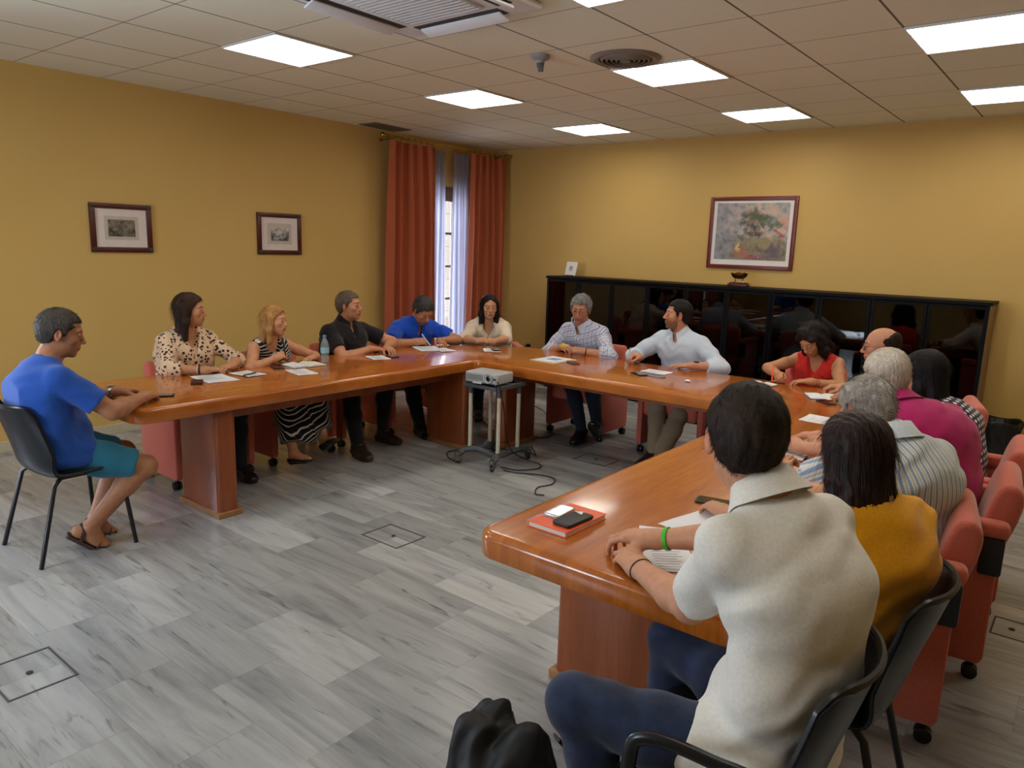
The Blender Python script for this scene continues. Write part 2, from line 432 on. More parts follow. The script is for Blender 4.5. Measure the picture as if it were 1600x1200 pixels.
drape('sheer_curtain', -6.30, 6.24, 6.53, .04, 2.735, 7, .018, M_SHEER, 'white voile curtain on the left half of the window', 'curtain', 3, .001)
drape('sheer_curtain', -6.30, 6.62, 6.90, .04, 2.735, 7, .018, M_SHEER, 'white voile curtain on the right half of the window', 'curtain', 4, .001)
M_BRASS = plain('brass', rgb(190, 150, 80), .25, .03, metal=1.0)
def rod(y0, y1, label):
    t = thing('curtain_rod', label, 'curtain rod', (-6.155, y0, 2.775))
    L = y1 - y0
    bm = B(); cyl(bm, .0115, 0, L, n=14, M=RX(-PI / 2)); obj('pole', bm, M_BRASS, t)
    for yy in (-.02, L + .02):
        bm = B(); ball(bm, .026, (0, yy, 0)); cyl(bm, .017, -.012, .012, M=T(0, yy * .98, 0) @ RX(PI / 2)); obj('finial', bm, M_BRASS, t)
    for yy in (.12, L - .12):
        bm = B(); tube(bm, [(XL + 6.2, yy, -.02), (-.08, yy, -.02), (0, yy, -.013)], .008); cyl(bm, .025, 0, .006, M=T(XL + 6.2, yy, -.02) @ RY(PI / 2)); obj('bracket', bm, M_BRASS, t)
    bm = B()
    for seg in ((.05, .72), (1.33, 1.98)):
        for k in range(8):
            yy = seg[0] + (seg[1] - seg[0]) * k / 7
            if yy < L: tube(bm, [(.019 * math.cos(a), yy, .019 * math.sin(a) - .007) for a in [i * PI / 7 for i in range(15)]], .0025, 6)
    r = obj('curtain_rings', bm, plain('ring_dark', rgb(60, 40, 28), .4, 0), t); r['kind'] = 'stuff'
    return t
rod(5.43, 7.47, 'thin brass curtain rod with round finials above the window')
# curtains at the other left window (outside the view, seen mirrored in the cabinet doors)
def tied(y0, sgn, lab):
    """curtain gathered towards the middle at the bottom: the gap closes below the sill"""
    P = []; n = 60
    for r in range(41):
        v = r / 40; z = 2.735 + (.04 - 2.735) * v
        e = .32 + sgn * .36 * min(1, max(0, (z - .50) / .25)); row = []
        for i in range(n + 1):
            u = i / n; row.append((-6.2 + sgn * .02 + .035 * math.sin(2 * PI * 7 * u), y0 + (e - y0) * u, z))
        P.append(row)
    bm = B(); grid(bm, P, 0); tag(obj('tied_curtain', bm, M_CURT, None, 80), lab, 'curtain')
tied(-.62, -1, 'terracotta tied curtain on the near side of the second left window, outside the view')
tied(1.30, 1, 'terracotta tied curtain on the far side of the second left window, outside the view')
# ---------------------------------------------------------------- pictures
M_FRD = plain('frame_mahogany', rgb(74, 26, 20), .35, .15, 60)
M_FRR = plain('frame_redwood', rgb(110, 38, 34), .35, .1, 60)
M_MAT = plain('passepartout', rgb(222, 208, 200), .8, .03)
M_MAT2 = plain('passepartout_inner', rgb(196, 182, 170), .8, .03)
def sketch_mat(name, dark, light, seed, blob):
    m, nt, b = newmat(name); setp(b, rough=.5)
    tc = coords(nt, loc=(seed, 0, 0))
    n = node(nt, 'ShaderNodeTexNoise', i_Scale=24, i_Detail=8, i_Roughness=.7); nt.links.new(tc, n.inputs['Vector'])
    sx = node(nt, 'ShaderNodeSeparateXYZ'); nt.links.new(coords(nt), sx.inputs[0])
    h = mth(nt, 'MULTIPLY', sx.outputs[1], blob)
    f = mth(nt, 'ADD', n.outputs[0], h)
    nt.links.new(ramp(nt, f, [(.36, dark), (.5, tuple((a + b_) / 2 for a, b_ in zip(dark, light))), (.62, light)]), b.inputs['Base Color'])
    return m
def picture(label, M, w, h, fw, mframe, mats, knobs=False, cat='picture', inner=None, art=(.5, .45), off=(0, 0)):
    """local frame: x right, y up, z out of the wall"""
    t = thing('framed_picture', label, cat); t.matrix_world = M
    bm = B()
    for s in (-1, 1):
        box(bm, s * (w / 2 - fw / 2) - fw / 2, s * (w / 2 - fw / 2) + fw / 2, -h / 2, h / 2, .001, .024, .004, 2)
        box(bm, -w / 2 + fw * .5, w / 2 - fw * .5, s * (h / 2 - fw / 2) - fw / 2, s * (h / 2 - fw / 2) + fw / 2, .001, .0235, .004, 2)
    fo = obj('frame', bm, mframe, t)
    if knobs:
        for sx in (-1, 1):
            for sy in (-1, 1):
                bm = B(); cyl(bm, fw * .42, .02, .029, M=T(sx * (w / 2 - fw / 2), sy * (h / 2 - fw / 2), 0), n=14, bev=.002); obj('corner_stud', bm, plain('stud_dark', rgb(60, 48, 44), .35, 0), fo)
    bm = B(); box(bm, -w / 2 + fw * .6, w / 2 - fw * .6, -h / 2 + fw * .6, h / 2 - fw * .6, .002, .011); obj('mount_board', bm, mats[0], t)
    if inner:
        bm = B(); box(bm, -inner[0] / 2, inner[0] / 2, -inner[1] / 2, inner[1] / 2, .0112, .0125); obj('inner_mount', bm, M_MAT2, t)
    bm = B(); box(bm, -art[0] / 2 + off[0], art[0] / 2 + off[0], -art[1] / 2 + off[1], art[1] / 2 + off[1], .0128, .0138); obj('print', bm, mats[1], t)
    return t
def onleft(y, z): return Matrix(((0, 0, 1, XL), (1, 0, 0, y), (0, 1, 0, z), (0, 0, 0, 1)))
def onback(x, z): return Matrix(((1, 0, 0, x), (0, 0, -1, YB), (0, 1, 0, z), (0, 0, 0, 1)))
s1 = sketch_mat('sepia_street_print', rgb(40, 38, 36), rgb(140, 126, 108), 3.1, 1.2)
s2 = sketch_mat('grey_tree_print', rgb(50, 50, 52), rgb(200, 196, 188), 7.7, 1.9)
picture('small framed sepia print of a town on the left wall, left of its twin', onleft(2.79, 1.712), .49, .39, .042, M_FRD, (M_MAT, s1), True, inner=(.27, .19), art=(.215, .135))
picture('small framed grey print of trees on the left wall, nearer the curtains', onleft(4.28, 1.713), .49, .395, .042, M_FRD, (M_MAT, s2), True, inner=(.27, .2), art=(.20, .125), off=(.005, -.004))
# landscape painting
m, nt, b = newmat('impressionist_landscape'); setp(b, rough=.45)
tc = coords(nt); sx = node(nt, 'ShaderNodeSeparateXYZ'); nt.links.new(tc, sx.inputs[0])
n = node(nt, 'ShaderNodeTexNoise', i_Scale=7, i_Detail=6, i_Roughness=.65, i_Distortion=.6); nt.links.new(tc, n.inputs['Vector'])
n2 = node(nt, 'ShaderNodeTexNoise', i_Scale=16, i_Detail=4, i_Roughness=.6); nt.links.new(coords(nt, loc=(4, 2, 0)), n2.inputs['Vector'])
wob = mth(nt, 'MULTIPLY', mth(nt, 'SUBTRACT', n.outputs[0], .5), .34)
sky = ramp(nt, n2.outputs[0], [(.35, rgb(128, 134, 150)), (.5, rgb(170, 164, 156)), (.62, rgb(206, 168, 148))])
grass = ramp(nt, n2.outputs[0], [(.36, rgb(96, 92, 74)), (.5, rgb(142, 132, 96)), (.6, rgb(120, 104, 112)), (.68, rgb(176, 158, 92))])
yv = mth(nt, 'ADD', sx.outputs[1], wob)
c = mix(nt, ramp(nt, mth(nt, 'ADD', yv, .5), [(.44, (1, 1, 1)), (.5, (0, 0, 0))]), sky, grass)
mist = ramp(nt, mth(nt, 'ADD', mth(nt, 'ADD', sx.outputs[0], wob), .5), [(.18, (1, 1, 1)), (.42, (0, 0, 0))])
c = mix(nt, mth(nt, 'MULTIPLY', mist, .85), c, ramp(nt, n2.outputs[0], [(.35, rgb(104, 112, 126)), (.6, rgb(150, 150, 156))]))
def blob(cx, cy, rx, ry, col, soft=.85):
    global c
    dx = mth(nt, 'DIVIDE', mth(nt, 'SUBTRACT', mth(nt, 'ADD', sx.outputs[0], wob), cx), rx)
    dy = mth(nt, 'DIVIDE', mth(nt, 'SUBTRACT', mth(nt, 'SUBTRACT', sx.outputs[1], wob), cy), ry)
    d = mth(nt, 'ADD', mth(nt, 'MULTIPLY', dx, dx), mth(nt, 'MULTIPLY', dy, dy))
    d = mth(nt, 'ADD', d, mth(nt, 'MULTIPLY', mth(nt, 'SUBTRACT', n2.outputs[0], .5), 2.2))
    k = ramp(nt, d, [(1 - soft, (.88, .88, .88)), (1, (0, 0, 0))])
    c = mix(nt, k, c, mix(nt, .35, col, n2.outputs[1]) if False else col)
blob(.02, .14, .17, .13, rgb(72, 76, 58)); blob(.07, .17, .10, .08, rgb(84, 92, 58)); blob(.23, .10, .09, .08, rgb(82, 100, 72)); blob(.03, .02, .11, .06, rgb(66, 58, 54))
blob(.34, .12, .06, .05, rgb(206, 150, 130)); blob(-.10, -.19, .09, .06, rgb(166, 100, 82)); blob(.04, -.24, .12, .06, rgb(146, 76, 82)); blob(.25, -.2, .15, .08, rgb(98, 80, 98)); blob(.1, -.1, .2, .05, rgb(150, 136, 96))
blob(-.14, -.12, .04, .07, rgb(206, 188, 120)); blob(.31, -.02, .05, .025, rgb(160, 60, 58))
nt.links.new(c, b.inputs['Base Color'])
picture('large red-framed impressionist landscape of trees on the back wall above the cabinet', onback(-2.955, 1.875), .915, .735, .04, M_FRR, (plain('paper_margin', rgb(226, 224, 220), .7, .01), m), cat='painting', art=(.76, .575), off=(0, .015))
# ================================================================ table
def wood_mat(name, dark, light, rough, coat, axis=(1, 1, 1), scale=(1.2, 14, 1.2), rot=(0, 0, 0), mitre=None):
    m, nt, b = newmat(name); setp(b, rough=rough, coat=coat, coatr=.09, spec=.4)
    mp = coords(nt, scale=scale, rot=rot)
    if mitre:      # grain runs along each arm, meeting at the corners
        mp2 = coords(nt, scale=(scale[1], scale[0], 1)); sx = node(nt, 'ShaderNodeSeparateXYZ'); nt.links.new(coords(nt), sx.inputs[0])
        k = mth(nt, 'GREATER_THAN', mth(nt, 'ADD', sx.outputs[1], mth(nt, 'MULTIPLY', mth(nt, 'ABSOLUTE', sx.outputs[0]), -.2)), mitre)
        mp = mix(nt, k, mp, mp2)
    n = node(nt, 'ShaderNodeTexNoise', i_Scale=1.6, i_Detail=8, i_Roughness=.6, i_Distortion=.6); nt.links.new(mp, n.inputs['Vector'])
    n2 = node(nt, 'ShaderNodeTexNoise', i_Scale=9, i_Detail=3); nt.links.new(mp, n2.inputs['Vector'])
    c1 = ramp(nt, n.outputs[0], [(.3, dark), (.68, light)])
    c2 = ramp(nt, n2.outputs[0], [(.35, (.86, .84, .82)), (.6, (1, 1, 1))])
    nt.links.new(mix(nt, 1.0, c1, c2, 'MULTIPLY'), b.inputs['Base Color'])
    return m
WD, WL = rgb(164, 84, 20), rgb(196, 112, 36)
M_TOPX = wood_mat('cherry_top', WD, WL, .24, .55, scale=(9, .9, 1), mitre=.60)
M_LEGW = wood_mat('cherry_leg', rgb(134, 66, 28), rgb(160, 84, 40), .38, .35, scale=(12, 12, .8))
M_PLIN = wood_mat('plinth_wood', rgb(150, 100, 60), rgb(178, 126, 78), .4, .3, scale=(3, 3, 3))
ZT = .75; TH = .088
XO0, XI0, XI1, XO1 = -4.88, -3.92, -1.52, -.57
YE, YI, YO = 1.72, 4.43, 5.40
def rounded(pts, rad, n=6):
    out = []; L = len(pts)
    for i, p in enumerate(pts):
        a = Vector(pts[i - 1]); b = Vector(p); c = Vector(pts[(i + 1) % L])
        r = rad[i] if hasattr(rad, '__len__') else rad
        if r <= 0: out.append(tuple(b)); continue
        u = (a - b).normalized(); v = (c - b).normalized(); an = u.angle(v)
        d = r / math.tan(an / 2); s = b + u * d; e = b + v * d
        ctr = b + (u + v).normalized() * (r / math.sin(an / 2))
        a0 = math.atan2(s.y - ctr.y, s.x - ctr.x); a1 = math.atan2(e.y - ctr.y, e.x - ctr.x)
        da = (a1 - a0 + PI) % (2 * PI) - PI
        out += [(ctr.x + r * math.cos(a0 + da * k / n), ctr.y + r * math.sin(a0 + da * k / n)) for k in range(n + 1)]
    return out
def top_slab(bm, pts):
    """slab with a profiled edge: rounded upper lip, slightly undercut lower edge"""
    cx = sum(p[0] for p in pts) / len(pts)
    prof = [(0.030, ZT), (0.018, ZT - .0012), (.009, ZT - .005), (.003, ZT - .012), (0, ZT - .022), (0, ZT - TH + .012), (.004, ZT - TH + .004), (.012, ZT - TH)]
    n = len(pts); V = [Vector(p) for p in pts]
    area = sum(V[i].x * V[(i + 1) % n].y - V[(i + 1) % n].x * V[i].y for i in range(n))
    sgn = 1 if area > 0 else -1
    rings = []
    for ins, z in prof:
        ring = []
        for i in range(n):
            a, b_, c = V[i - 1], V[i], V[(i + 1) % n]
            n1 = Vector((-(b_ - a).y, (b_ - a).x)).normalized() * sgn; n2 = Vector((-(c - b_).y, (c - b_).x)).normalized() * sgn
            nn = (n1 + n2); nn = nn / max(.3, nn.length ** 2) * 2
            ring.append(bm.verts.new((b_.x + nn.x * ins, b_.y + nn.y * ins, z)))
        rings.append(ring)
    for r0, r1 in zip(rings, rings[1:]):
        for i in range(n): bm.faces.new((r0[i], r0[(i + 1) % n], r1[(i + 1) % n], r1[i]))
    bm.faces.new(rings[0]); bm.faces.new(rings[-1][::-1])
    bmesh.ops.recalc_face_normals(bm, faces=bm.faces)
table = thing('conference_table', 'large glossy cherry-wood conference table in a U shape around the projector cart', 'table', ((XI0 + XI1) / 2, (YE + YO) / 2, 0))
tb = Vector(table.location)
def tobj(name, bm, mat, par=None):
    for v in bm.verts: v.co -= tb
    o = obj(name, bm, mat, table if par is None else par, 30); return o
bm = B(); top_slab(bm, rounded([(XO0, YE), (XI0, YE), (XI0, YI), (XI1, YI), (XI1, YE), (XO1, YE), (XO1, 4.7), (-1.25, YO), (-4.15, YO), (XO0, 4.72)], [.1, .1, .05, .05, .08, .1, .15, .15, .15, .15])); tobj('tabletop', bm, M_TOPX)
LEGS = [(-4.42, -3.97, 2.20, 2.33), (-4.42, -3.97, 4.36, 4.48), (-3.88, -3.76, 4.63, 5.06), (-1.68, -1.56, 4.63, 5.06), (-1.50, -1.05, 4.36, 4.48), (-1.50, -1.05, 2.20, 2.33)]
for (x0, x1, y0, y1) in LEGS:
    bm = B(); prism(bm, rounded([(x0, y0), (x1, y0), (x1, y1), (x0, y1)], .03, 4), .03, ZT - TH - .001)
    lg = tobj('leg', bm, M_LEGW)
    bm = B(); box(bm, x0 - .015, x1 + .015, y0 - .015, y1 + .015, 0, .035, .004, 1); tobj('plinth', bm, M_PLIN, lg)
    # stretcher beam under the top
for (x0, x1, y0, y1) in ((-4.25, -4.15, 2.33, 4.36), (-1.32, -1.22, 2.33, 4.36), (-3.76, -1.68, 4.8, 4.9)):
    bm = B(); box(bm, x0, x1, y0, y1, ZT - TH - .10, ZT - TH - .001); tobj('beam', bm, M_LEGW)

# ================================================================ armchair
M_CORAL = cloth_mat('coral_fabric', rgb(186, 92, 74), rgb(204, 108, 88), scale=220)
M_BLK = plain('black_plastic', rgb(20, 20, 22), .38, .1, 40)
M_CAST = plain('caster_black', rgb(16, 16, 18), .3, 0)
def make_armchair():
    t = thing('armchair', '', 'armchair')
    bm = B(); box(bm, -.236, .236, -.22, .25, .33, .47, .035, 4); obj('seat', bm, M_CORAL, t)
    # backrest: leaning padded wedge with a raking top corner
    prof = [(-.13, .40), (-.15, .55), (-.185, .72), (-.21, .79), (-.24, .81), (-.275, .80), (-.295, .755), (-.285, .67), (-.25, .55), (-.215, .46), (-.19, .38)]
    bm = B()
    Mx = Matrix(((0, 0, 1, 0), (1, 0, 0, 0), (0, 1, 0, 0), (0, 0, 0, 1)))
    prism(bm, catmull_loop(prof, 3), -.232, .232, .022, 3, Mx); obj('backrest', bm, M_CORAL, t, 50)
    for s in (-1, 1):
        side = [(-.225, .072), (.225, .072), (.235, .10), (.235, .615), (-.238, .615), (-.238, .10)]
        bm = B(); prism(bm, side, -.0235, .0235, .009, 3, T(s * .266, 0, 0) @ Mx); p = obj('side_panel', bm, M_CORAL, t, 50)
        bm = B(); ap = rounded([(-.262, .606), (.240, .606), (.240, .672), (-.262, .672)], .028, 4)
        prism(bm, ap, -.036, .036, .02, 4, T(s * .266, 0, 0) @ Mx); obj('armrest', bm, M_CORAL, t, 50)
        bm = B(); prism(bm, rounded([(-.252, .455), (-.172, .455), (-.172, .608), (-.252, .608)], .012, 3), -.034, .034, .006, 2, T(s * .266, 0, 0) @ Mx); obj('arm_bracket', bm, M_BLK, t)
        for yy in (-.20, .19):
            bm = B()
            for d in (-.014, .014):
                cyl(bm, .029, -.0095, .0095, n=20, M=T(s * .266 + d, yy, .029) @ RY(PI / 2), bev=.003)
            box(bm, s * .266 - .008, s * .266 + .008, yy - .012, yy + .012, .03, .078, .003, 1)
            obj('caster', bm, M_CAST, t)
    bm = B(); box(bm, -.236, .236, -.03, .03, .28, .33); obj('seat_beam', bm, M_BLK, t)
    return t
def catmull_loop(P, n):
    L = len(P); o = []
    for i in range(L):
        a, b_, c, d = (Vector(P[(i + k) % L]) for k in (-1, 0, 1, 2))
        for k in range(n):
            t = k / n; v = .5 * (2 * b_ + (c - a) * t + (2 * a - 5 * b_ + 4 * c - d) * t * t + (3 * b_ - a - 3 * c + d) * t ** 3); o.append((v.x, v.y))
    return o
G_ARM = 'coral armchairs around the table'
AC = make_armchair()
# x, y, facing direction (degrees, 0 = towards +x), label
ARM = [(-4.84, 2.55, 0, 'coral armchair of the woman in the leopard blouse'),
       (-4.86, 3.29, 0, 'coral armchair of the blonde woman in the striped dress'),
       (-4.92, 3.97, 0, 'coral armchair of the man in the black polo'),
       (-5.13, 4.79, -12, 'coral armchair of the man in the royal blue polo, near the curtain'),
       (-4.83, 5.72, -42, 'coral armchair of the woman in the beige blouse, at the far table corner'),
       (-3.57, 5.58, -90, 'coral armchair of the man in the checked shirt, facing the camera'),
       (-2.62, 5.56, -90, 'coral armchair of the bearded man in the pale blue shirt'),
       (-1.72, 5.75, -92, 'coral armchair of the woman in the red sleeveless top, before the dark cabinet'),
       (-.79, 5.27, 194, 'coral armchair nearest the black waste bin, under the balding man with glasses'),
       (-.47, 4.24, 184, 'coral armchair of the woman in the polka dot dress'),
       (-.455, 3.575, 186, 'coral armchair of the man in the magenta shirt'),
       (-.537, 2.975, 190, 'coral armchair of the man in the striped shirt, nearest the camera')]
for k, (x, y, a, lab) in enumerate(ARM):
    rz = R(a) - PI / 2
    if k == 0: AC.location = (x, y, 0); AC.rotation_euler = (0, 0, rz); AC['label'] = lab; AC['group'] = G_ARM
    else: dup(AC, (x, y, 0), rz, lab)

# ================================================================ moulded plastic chair
M_SHELL = plain('black_polypropylene', rgb(17, 18, 22), .3, .08, 60, spec=.45)
M_TUBE = plain('black_steel_tube', rgb(22, 22, 24), .35, .05)
def make_shell_chair(label, loc, rz, arm=False):
    t = thing('plastic_chair', label, 'chair', loc, rz, 'black moulded plastic chairs')
    prof = [(.235, .425), (.22, .448), (.17, .455), (.08, .445), (-.04, .438), (-.13, .445), (-.175, .475), (-.20, .53), (-.225, .62), (-.25, .70), (-.272, .775), (-.285, .815), (-.296, .822)]
    Pc = catmull([(0, y, z) for y, z in prof], 4); n = 22; rows = []
    m = len(Pc)
    def samp(t):
        t = min(max(t, 0), 1) * (m - 1); i0 = min(int(t), m - 2); return Pc[i0].lerp(Pc[i0 + 1], t - i0)
    for i in range(m):
        v = i / (m - 1); bk = max(0, (v - .5) / .5); sF = max(0, (.22 - v) / .22); sB = max(0, (v - .62) / .38)
        row = []
        for k in range(n + 1):
            u = -1 + 2 * k / n
            p = samp(v - .17 * sB * abs(u) ** 4 + .05 * sF * abs(u) ** 4)
            x = (.235 - .022 * bk) * u * (1 - .06 * sB * abs(u) ** 3)
            up_ = .016 * abs(u) ** 3 * (1 - bk); fw_ = (.060 + .012 * bk) * u * u * min(1, max(0, (v - .40) / .2))
            row.append((x, p.y + fw_, p.z + up_ - .006 * (1 - u * u) * (1 - bk)))
        rows.append(row)
    bm = B(); grid(bm, rows, .011); sh = obj('seat_shell', bm, M_SHELL, t, 60)
    rim = [rows[i][0] for i in range(2, m)] + rows[-1] + [rows[i][-1] for i in range(m - 1, 1, -1)]
    bm = B(); tube(bm, rim[::1], .0085, 6); obj('rim', bm, M_SHELL, sh)
    for sx in (-1, 1):
        bm = B(); tube(bm, [(sx * .175, .16, .43), (sx * .20, .19, .40), (sx * .245, .225, .0)], .0115, 10); obj('leg', bm, M_TUBE, t)
        bm = B(); tube(bm, [(sx * .175, -.10, .43), (sx * .20, -.14, .40), (sx * .235, -.245, .0)], .0115, 10); obj('leg', bm, M_TUBE, t)
        bm = B(); tube(bm, [(sx * .175, .17, .428), (sx * .175, -.11, .428)], .010, 8); obj('seat_rail', bm, M_TUBE, t)
        if arm:
            bm = B(); tube(bm, [(sx * .20, -.16, .44), (sx * .265, -.14, .50), (sx * .275, -.12, .62), (sx * .275, -.02, .635), (sx * .275, .08, .64), (sx * .275, .145, .62), (sx * .272, .16, .56), (sx * .255, .17, .48), (sx * .20, .17, .435)], .014, 10, 5, sq=(1.2, 1)); obj('armrest', bm, M_SHELL, t)
    bm = B(); tube(bm, [(-.175, -.02, .427), (.175, -.02, .427)], .010, 8); obj('cross_bar', bm, M_TUBE, t)
    return t
make_shell_chair('black plastic chair of the man in the blue t-shirt, at the left table end', (-4.215, 1.475, 0), R(2))
make_shell_chair('black plastic chair with armrest loops under the man in the white polo', (-.56, 1.60, 0), R(90 + 8), True)
make_shell_chair('black plastic chair under the woman in the mustard blouse', (-.50, 2.16, 0), R(90 + 6))

# ================================================================ long glazed cabinet
M_CABB = plain('cabinet_black', rgb(10, 9, 9), .5, .05, 30, spec=.12)
M_CABW = wood_mat('cabinet_inside_wood', rgb(96, 52, 30), rgb(124, 72, 42), .5, 0, scale=(3, 3, 10))
M_TINT, nt, b = newmat('smoked_glass')
tr = node(nt, 'ShaderNodeBsdfTransparent'); tr.inputs[0].default_value = (.26, .23, .21, 1)
gl = node(nt, 'ShaderNodeBsdfGlossy'); gl.inputs['Roughness'].default_value = .015; gl.inputs[0].default_value = (1, 1, 1, 1)
fr = node(nt, 'ShaderNodeFresnel'); fr.inputs[0].default_value = 1.5
ms = node(nt, 'ShaderNodeMixShader'); nt.links.new(fr.outputs[0], ms.inputs[0]); nt.links.new(tr.outputs[0], ms.inputs[1]); nt.links.new(gl.outputs[0], ms.inputs[2])
nt.links.new(ms.outputs[0], nt.nodes['Material Output'].inputs[0])
CX0, CX1, CY0, CY1, CH = -5.22, -.735, 7.15, 7.565, 1.335
M_CABE = plain('cabinet_side', rgb(128, 100, 72), .35, .05, 10)
units = 5; uw = (CX1 - CX0) / units
cab_rnd = random.Random(4)
CABLAB = ['leftmost', 'second from the left', 'middle', 'second from the right', 'rightmost']
for k in range(units):
    x0 = CX0 + k * uw; x1 = x0 + uw - .002
    t = thing('glazed_cabinet', 'low black cabinet with smoked glass doors, %s of the row of five' % CABLAB[k], 'cabinet', ((x0 + x1) / 2, CY0, 0), 0, 'row of low black glass-door cabinets')
    w = (x1 - x0) / 2
    D = CY1 - CY0
    bm = B()
    box(bm, -w, w, .02, D, 0.0, .06); box(bm, -w, w, D - .015, D, .06, CH - .03, mi=1)
    for s in (-1, 1): box(bm, s * w - (.02 if s > 0 else 0), s * w + (0 if s > 0 else .02), .018, D - .016, .06, CH - .03, mi=1)
    if k == units - 1:
        box(bm, w + .0005, w + .004, .01, D, .0, CH - .03, mi=2)
    obj('carcass', bm, [M_CABB, M_CABW, M_CABE], t)
    bm = B()
    for z in (.07, .48, .88): box(bm, -w + .021, w - .021, .04, D - .017, z - .012, z + .012)
    obj('shelf', bm, M_CABW, t)
    for s in (-1, 1):
        a, b2 = (-w + .002, -.002) if s < 0 else (.002, w - .002)
        bm = B(); f = .028
        box(bm, a, a + f, -.004, .016, .065, CH - .034, .002, 1); box(bm, b2 - f, b2, -.004, .016, .065, CH - .034, .002, 1)
        box(bm, a + f, b2 - f, -.003, .015, .065, .065 + f, .002, 1); box(bm, a + f, b2 - f, -.003, .015, CH - .034 - f, CH - .034, .002, 1)
        d = obj('door', bm, M_CABB, t)
        bm = B(); box(bm, a + f, b2 - f, .003, .009, .065 + f, CH - .034 - f); obj('glass_pane', bm, M_TINT, d)
        bm = B(); cyl(bm, .008, -.024, -.004, n=12, M=T(-s * -.03 if False else (s * .02), 0, .8) @ RX(-PI / 2) @ T(0, 0, 0)); obj('knob', bm, M_CABB, d)
bm = B(); box(bm, CX0 - .012, CX1 + .016, CY0 - .012, CY1, CH - .0295, CH, .003, 1)
tag(obj('cabinet_top_board', bm, M_CABB), 'continuous thin black top board lying over the row of glass cabinets', 'top board')
# boxes, files kept inside
M_WBOX = plain('white_card', rgb(222, 216, 206), .7, .03)
def clabel(k): return k
for z, lab in ((.892, 'white box file lying inside the second cabinet, upper of the two'), (.825, '')): pass
bm = B(); box(bm, -.11, .11, -.13, .13, 0, .052, .003, 1); o = tag(obj('box_file', bm, M_WBOX, None, 40, (-4.27, 7.33, .948)), 'white box file inside the second cabinet from the left, upper of two', 'box file', 'white box files in the cabinet')
bm = B(); box(bm, -.12, .12, -.13, .13, 0, .052, .003, 1); o = tag(obj('box_file', bm, M_WBOX, None, 40, (-4.26, 7.33, .8935)), 'white box file inside the second cabinet from the left, lower of two', 'box file', 'white box files in the cabinet')
# plaque on cabinet
t = thing('square_plaque', 'small white square plaque with a round emblem leaning on the cabinet left end', 'plaque', (-5.02, 7.33, CH + .008), R(-8))
Mq = RX(R(-14)); bm = B(); box(bm, -.085, .085, -.006, .006, 0.0, .165, .003, 1, Mq); obj('board', bm, plain('plaque_white', rgb(226, 222, 212), .5, .02), t)
bm = B(); cyl(bm, .033, 0, .002, n=24, M=Mq @ T(0, -.006, .085) @ RX(PI / 2)); e = obj('emblem', bm, plain('emblem_grey', rgb(176, 178, 176), .5, .1), t)
bm = B(); box(bm, -.006, .006, -.009, -.008, .075, .1, M=Mq); ball(bm, .007, (0, 0, 0), (1, .3, 1), M=Mq @ T(0, -.0085, .103)); obj('emblem_mark', bm, plain('emblem_dark', rgb(60, 70, 70), .5, 0), e)
bm = B(); box(bm, -.06, .06, -.03, .05, -.006, .006, .002, 1); obj('foot', bm, M_DARK, t)
# trophy: brass bowl on legs over wooden base
t = thing('trophy_bowl', 'small brass boat-shaped bowl trophy on a wooden base, under the landscape painting', 'trophy', (-2.93, 7.30, CH))
bm = B(); box(bm, -.10, .10, -.05, .05, 0, .03, .006, 2); box(bm, -.085, .085, -.04, .04, .03, .042, .003, 1); obj('base', bm, M_FRD, t)
bm = B(); lathe(bm, [(0, .075), (.04, .078), (.07, .095), (.088, .125), (.092, .135), (.086, .135), (.08, .125), (.05, .095), (0, .088)], 28)
for v in bm.verts: v.co.y *= .55
obj('bowl', bm, M_BRASS, t)
for sx in (-1, 1):
    bm = B(); tube(bm, [(sx * .05, 0, .042), (sx * .035, 0, .06), (sx * .045, 0, .085)], .006, 8, 4); obj('stem', bm, M_BRASS, t)
bm = B(); tube(bm, [(-.05, 0, .125), (-.02, 0, .14), (.03, 0, .135), (.06, 0, .145)], .01, 8, 4); obj('ornament', bm, M_BRASS, t)

# ================================================================ low table with phone behind the far corner
t = thing('side_table', 'low dark side table in the far corner behind the beige-bloused woman', 'side table', (-4.98, 6.72, 0))
bm = B(); box(bm, -.38, .38, -.24, .24, .40, .43, .004, 1); obj('top', bm, M_CABB, t)
for sx in (-1, 1):
    for sy in (-1, 1):
        bm = B(); box(bm, sx * .35 - .018, sx * .35 + .018, sy * .21 - .018, sy * .21 + .018, 0, .40); obj('leg', bm, M_TUBE, t)
t = thing('telephone', 'black desk telephone with handset on the low side table in the corner', 'telephone', (-5.02, 6.66, .43), R(20))
bm = B(); prism(bm, [(-.1, 0), (.1, 0), (.1, .05), (-.1, .09)], -.09, .09, .006, 2, Matrix(((0, 0, 1, 0), (1, 0, 0, 0), (0, 1, 0, 0), (0, 0, 0, 1)))); obj('body', bm, M_BLK, t)
bm = B(); tube(bm, [(-.075, -.07, .10), (-.075, -.04, .125), (-.075, .04, .125), (-.075, .07, .115)], [.02] * 4, 10, 0); obj('handset', bm, M_BLK, t)
bm = B(); box(bm, .0, .06, -.05, .03, .065, .075, M=None); obj('keypad', bm, plain('key_grey', rgb(90, 90, 92), .5, .1), t)
t = thing('document_box', 'dark flat box with a pale lid beside the telephone on the side table', 'box', (-4.76, 6.66, .43))
bm = B(); box(bm, -.12, .12, -.1, .1, 0, .075, .004, 1); obj('body', bm, M_BLK, t)
bm = B(); box(bm, -.121, .05, -.101, .0, .075, .095, .004, 1); obj('lid', bm, plain('lid_pale', rgb(150, 150, 140), .6, .05), t)
M_CORD = plain('black_cord', rgb(14, 14, 15), .45, 0)
def cord(pts, r, name, lab, cat='cable', sm_=8):
    bm = B(); tube(bm, pts, r, 8, sm_); return tag(obj(name, bm, M_CORD), lab, cat)
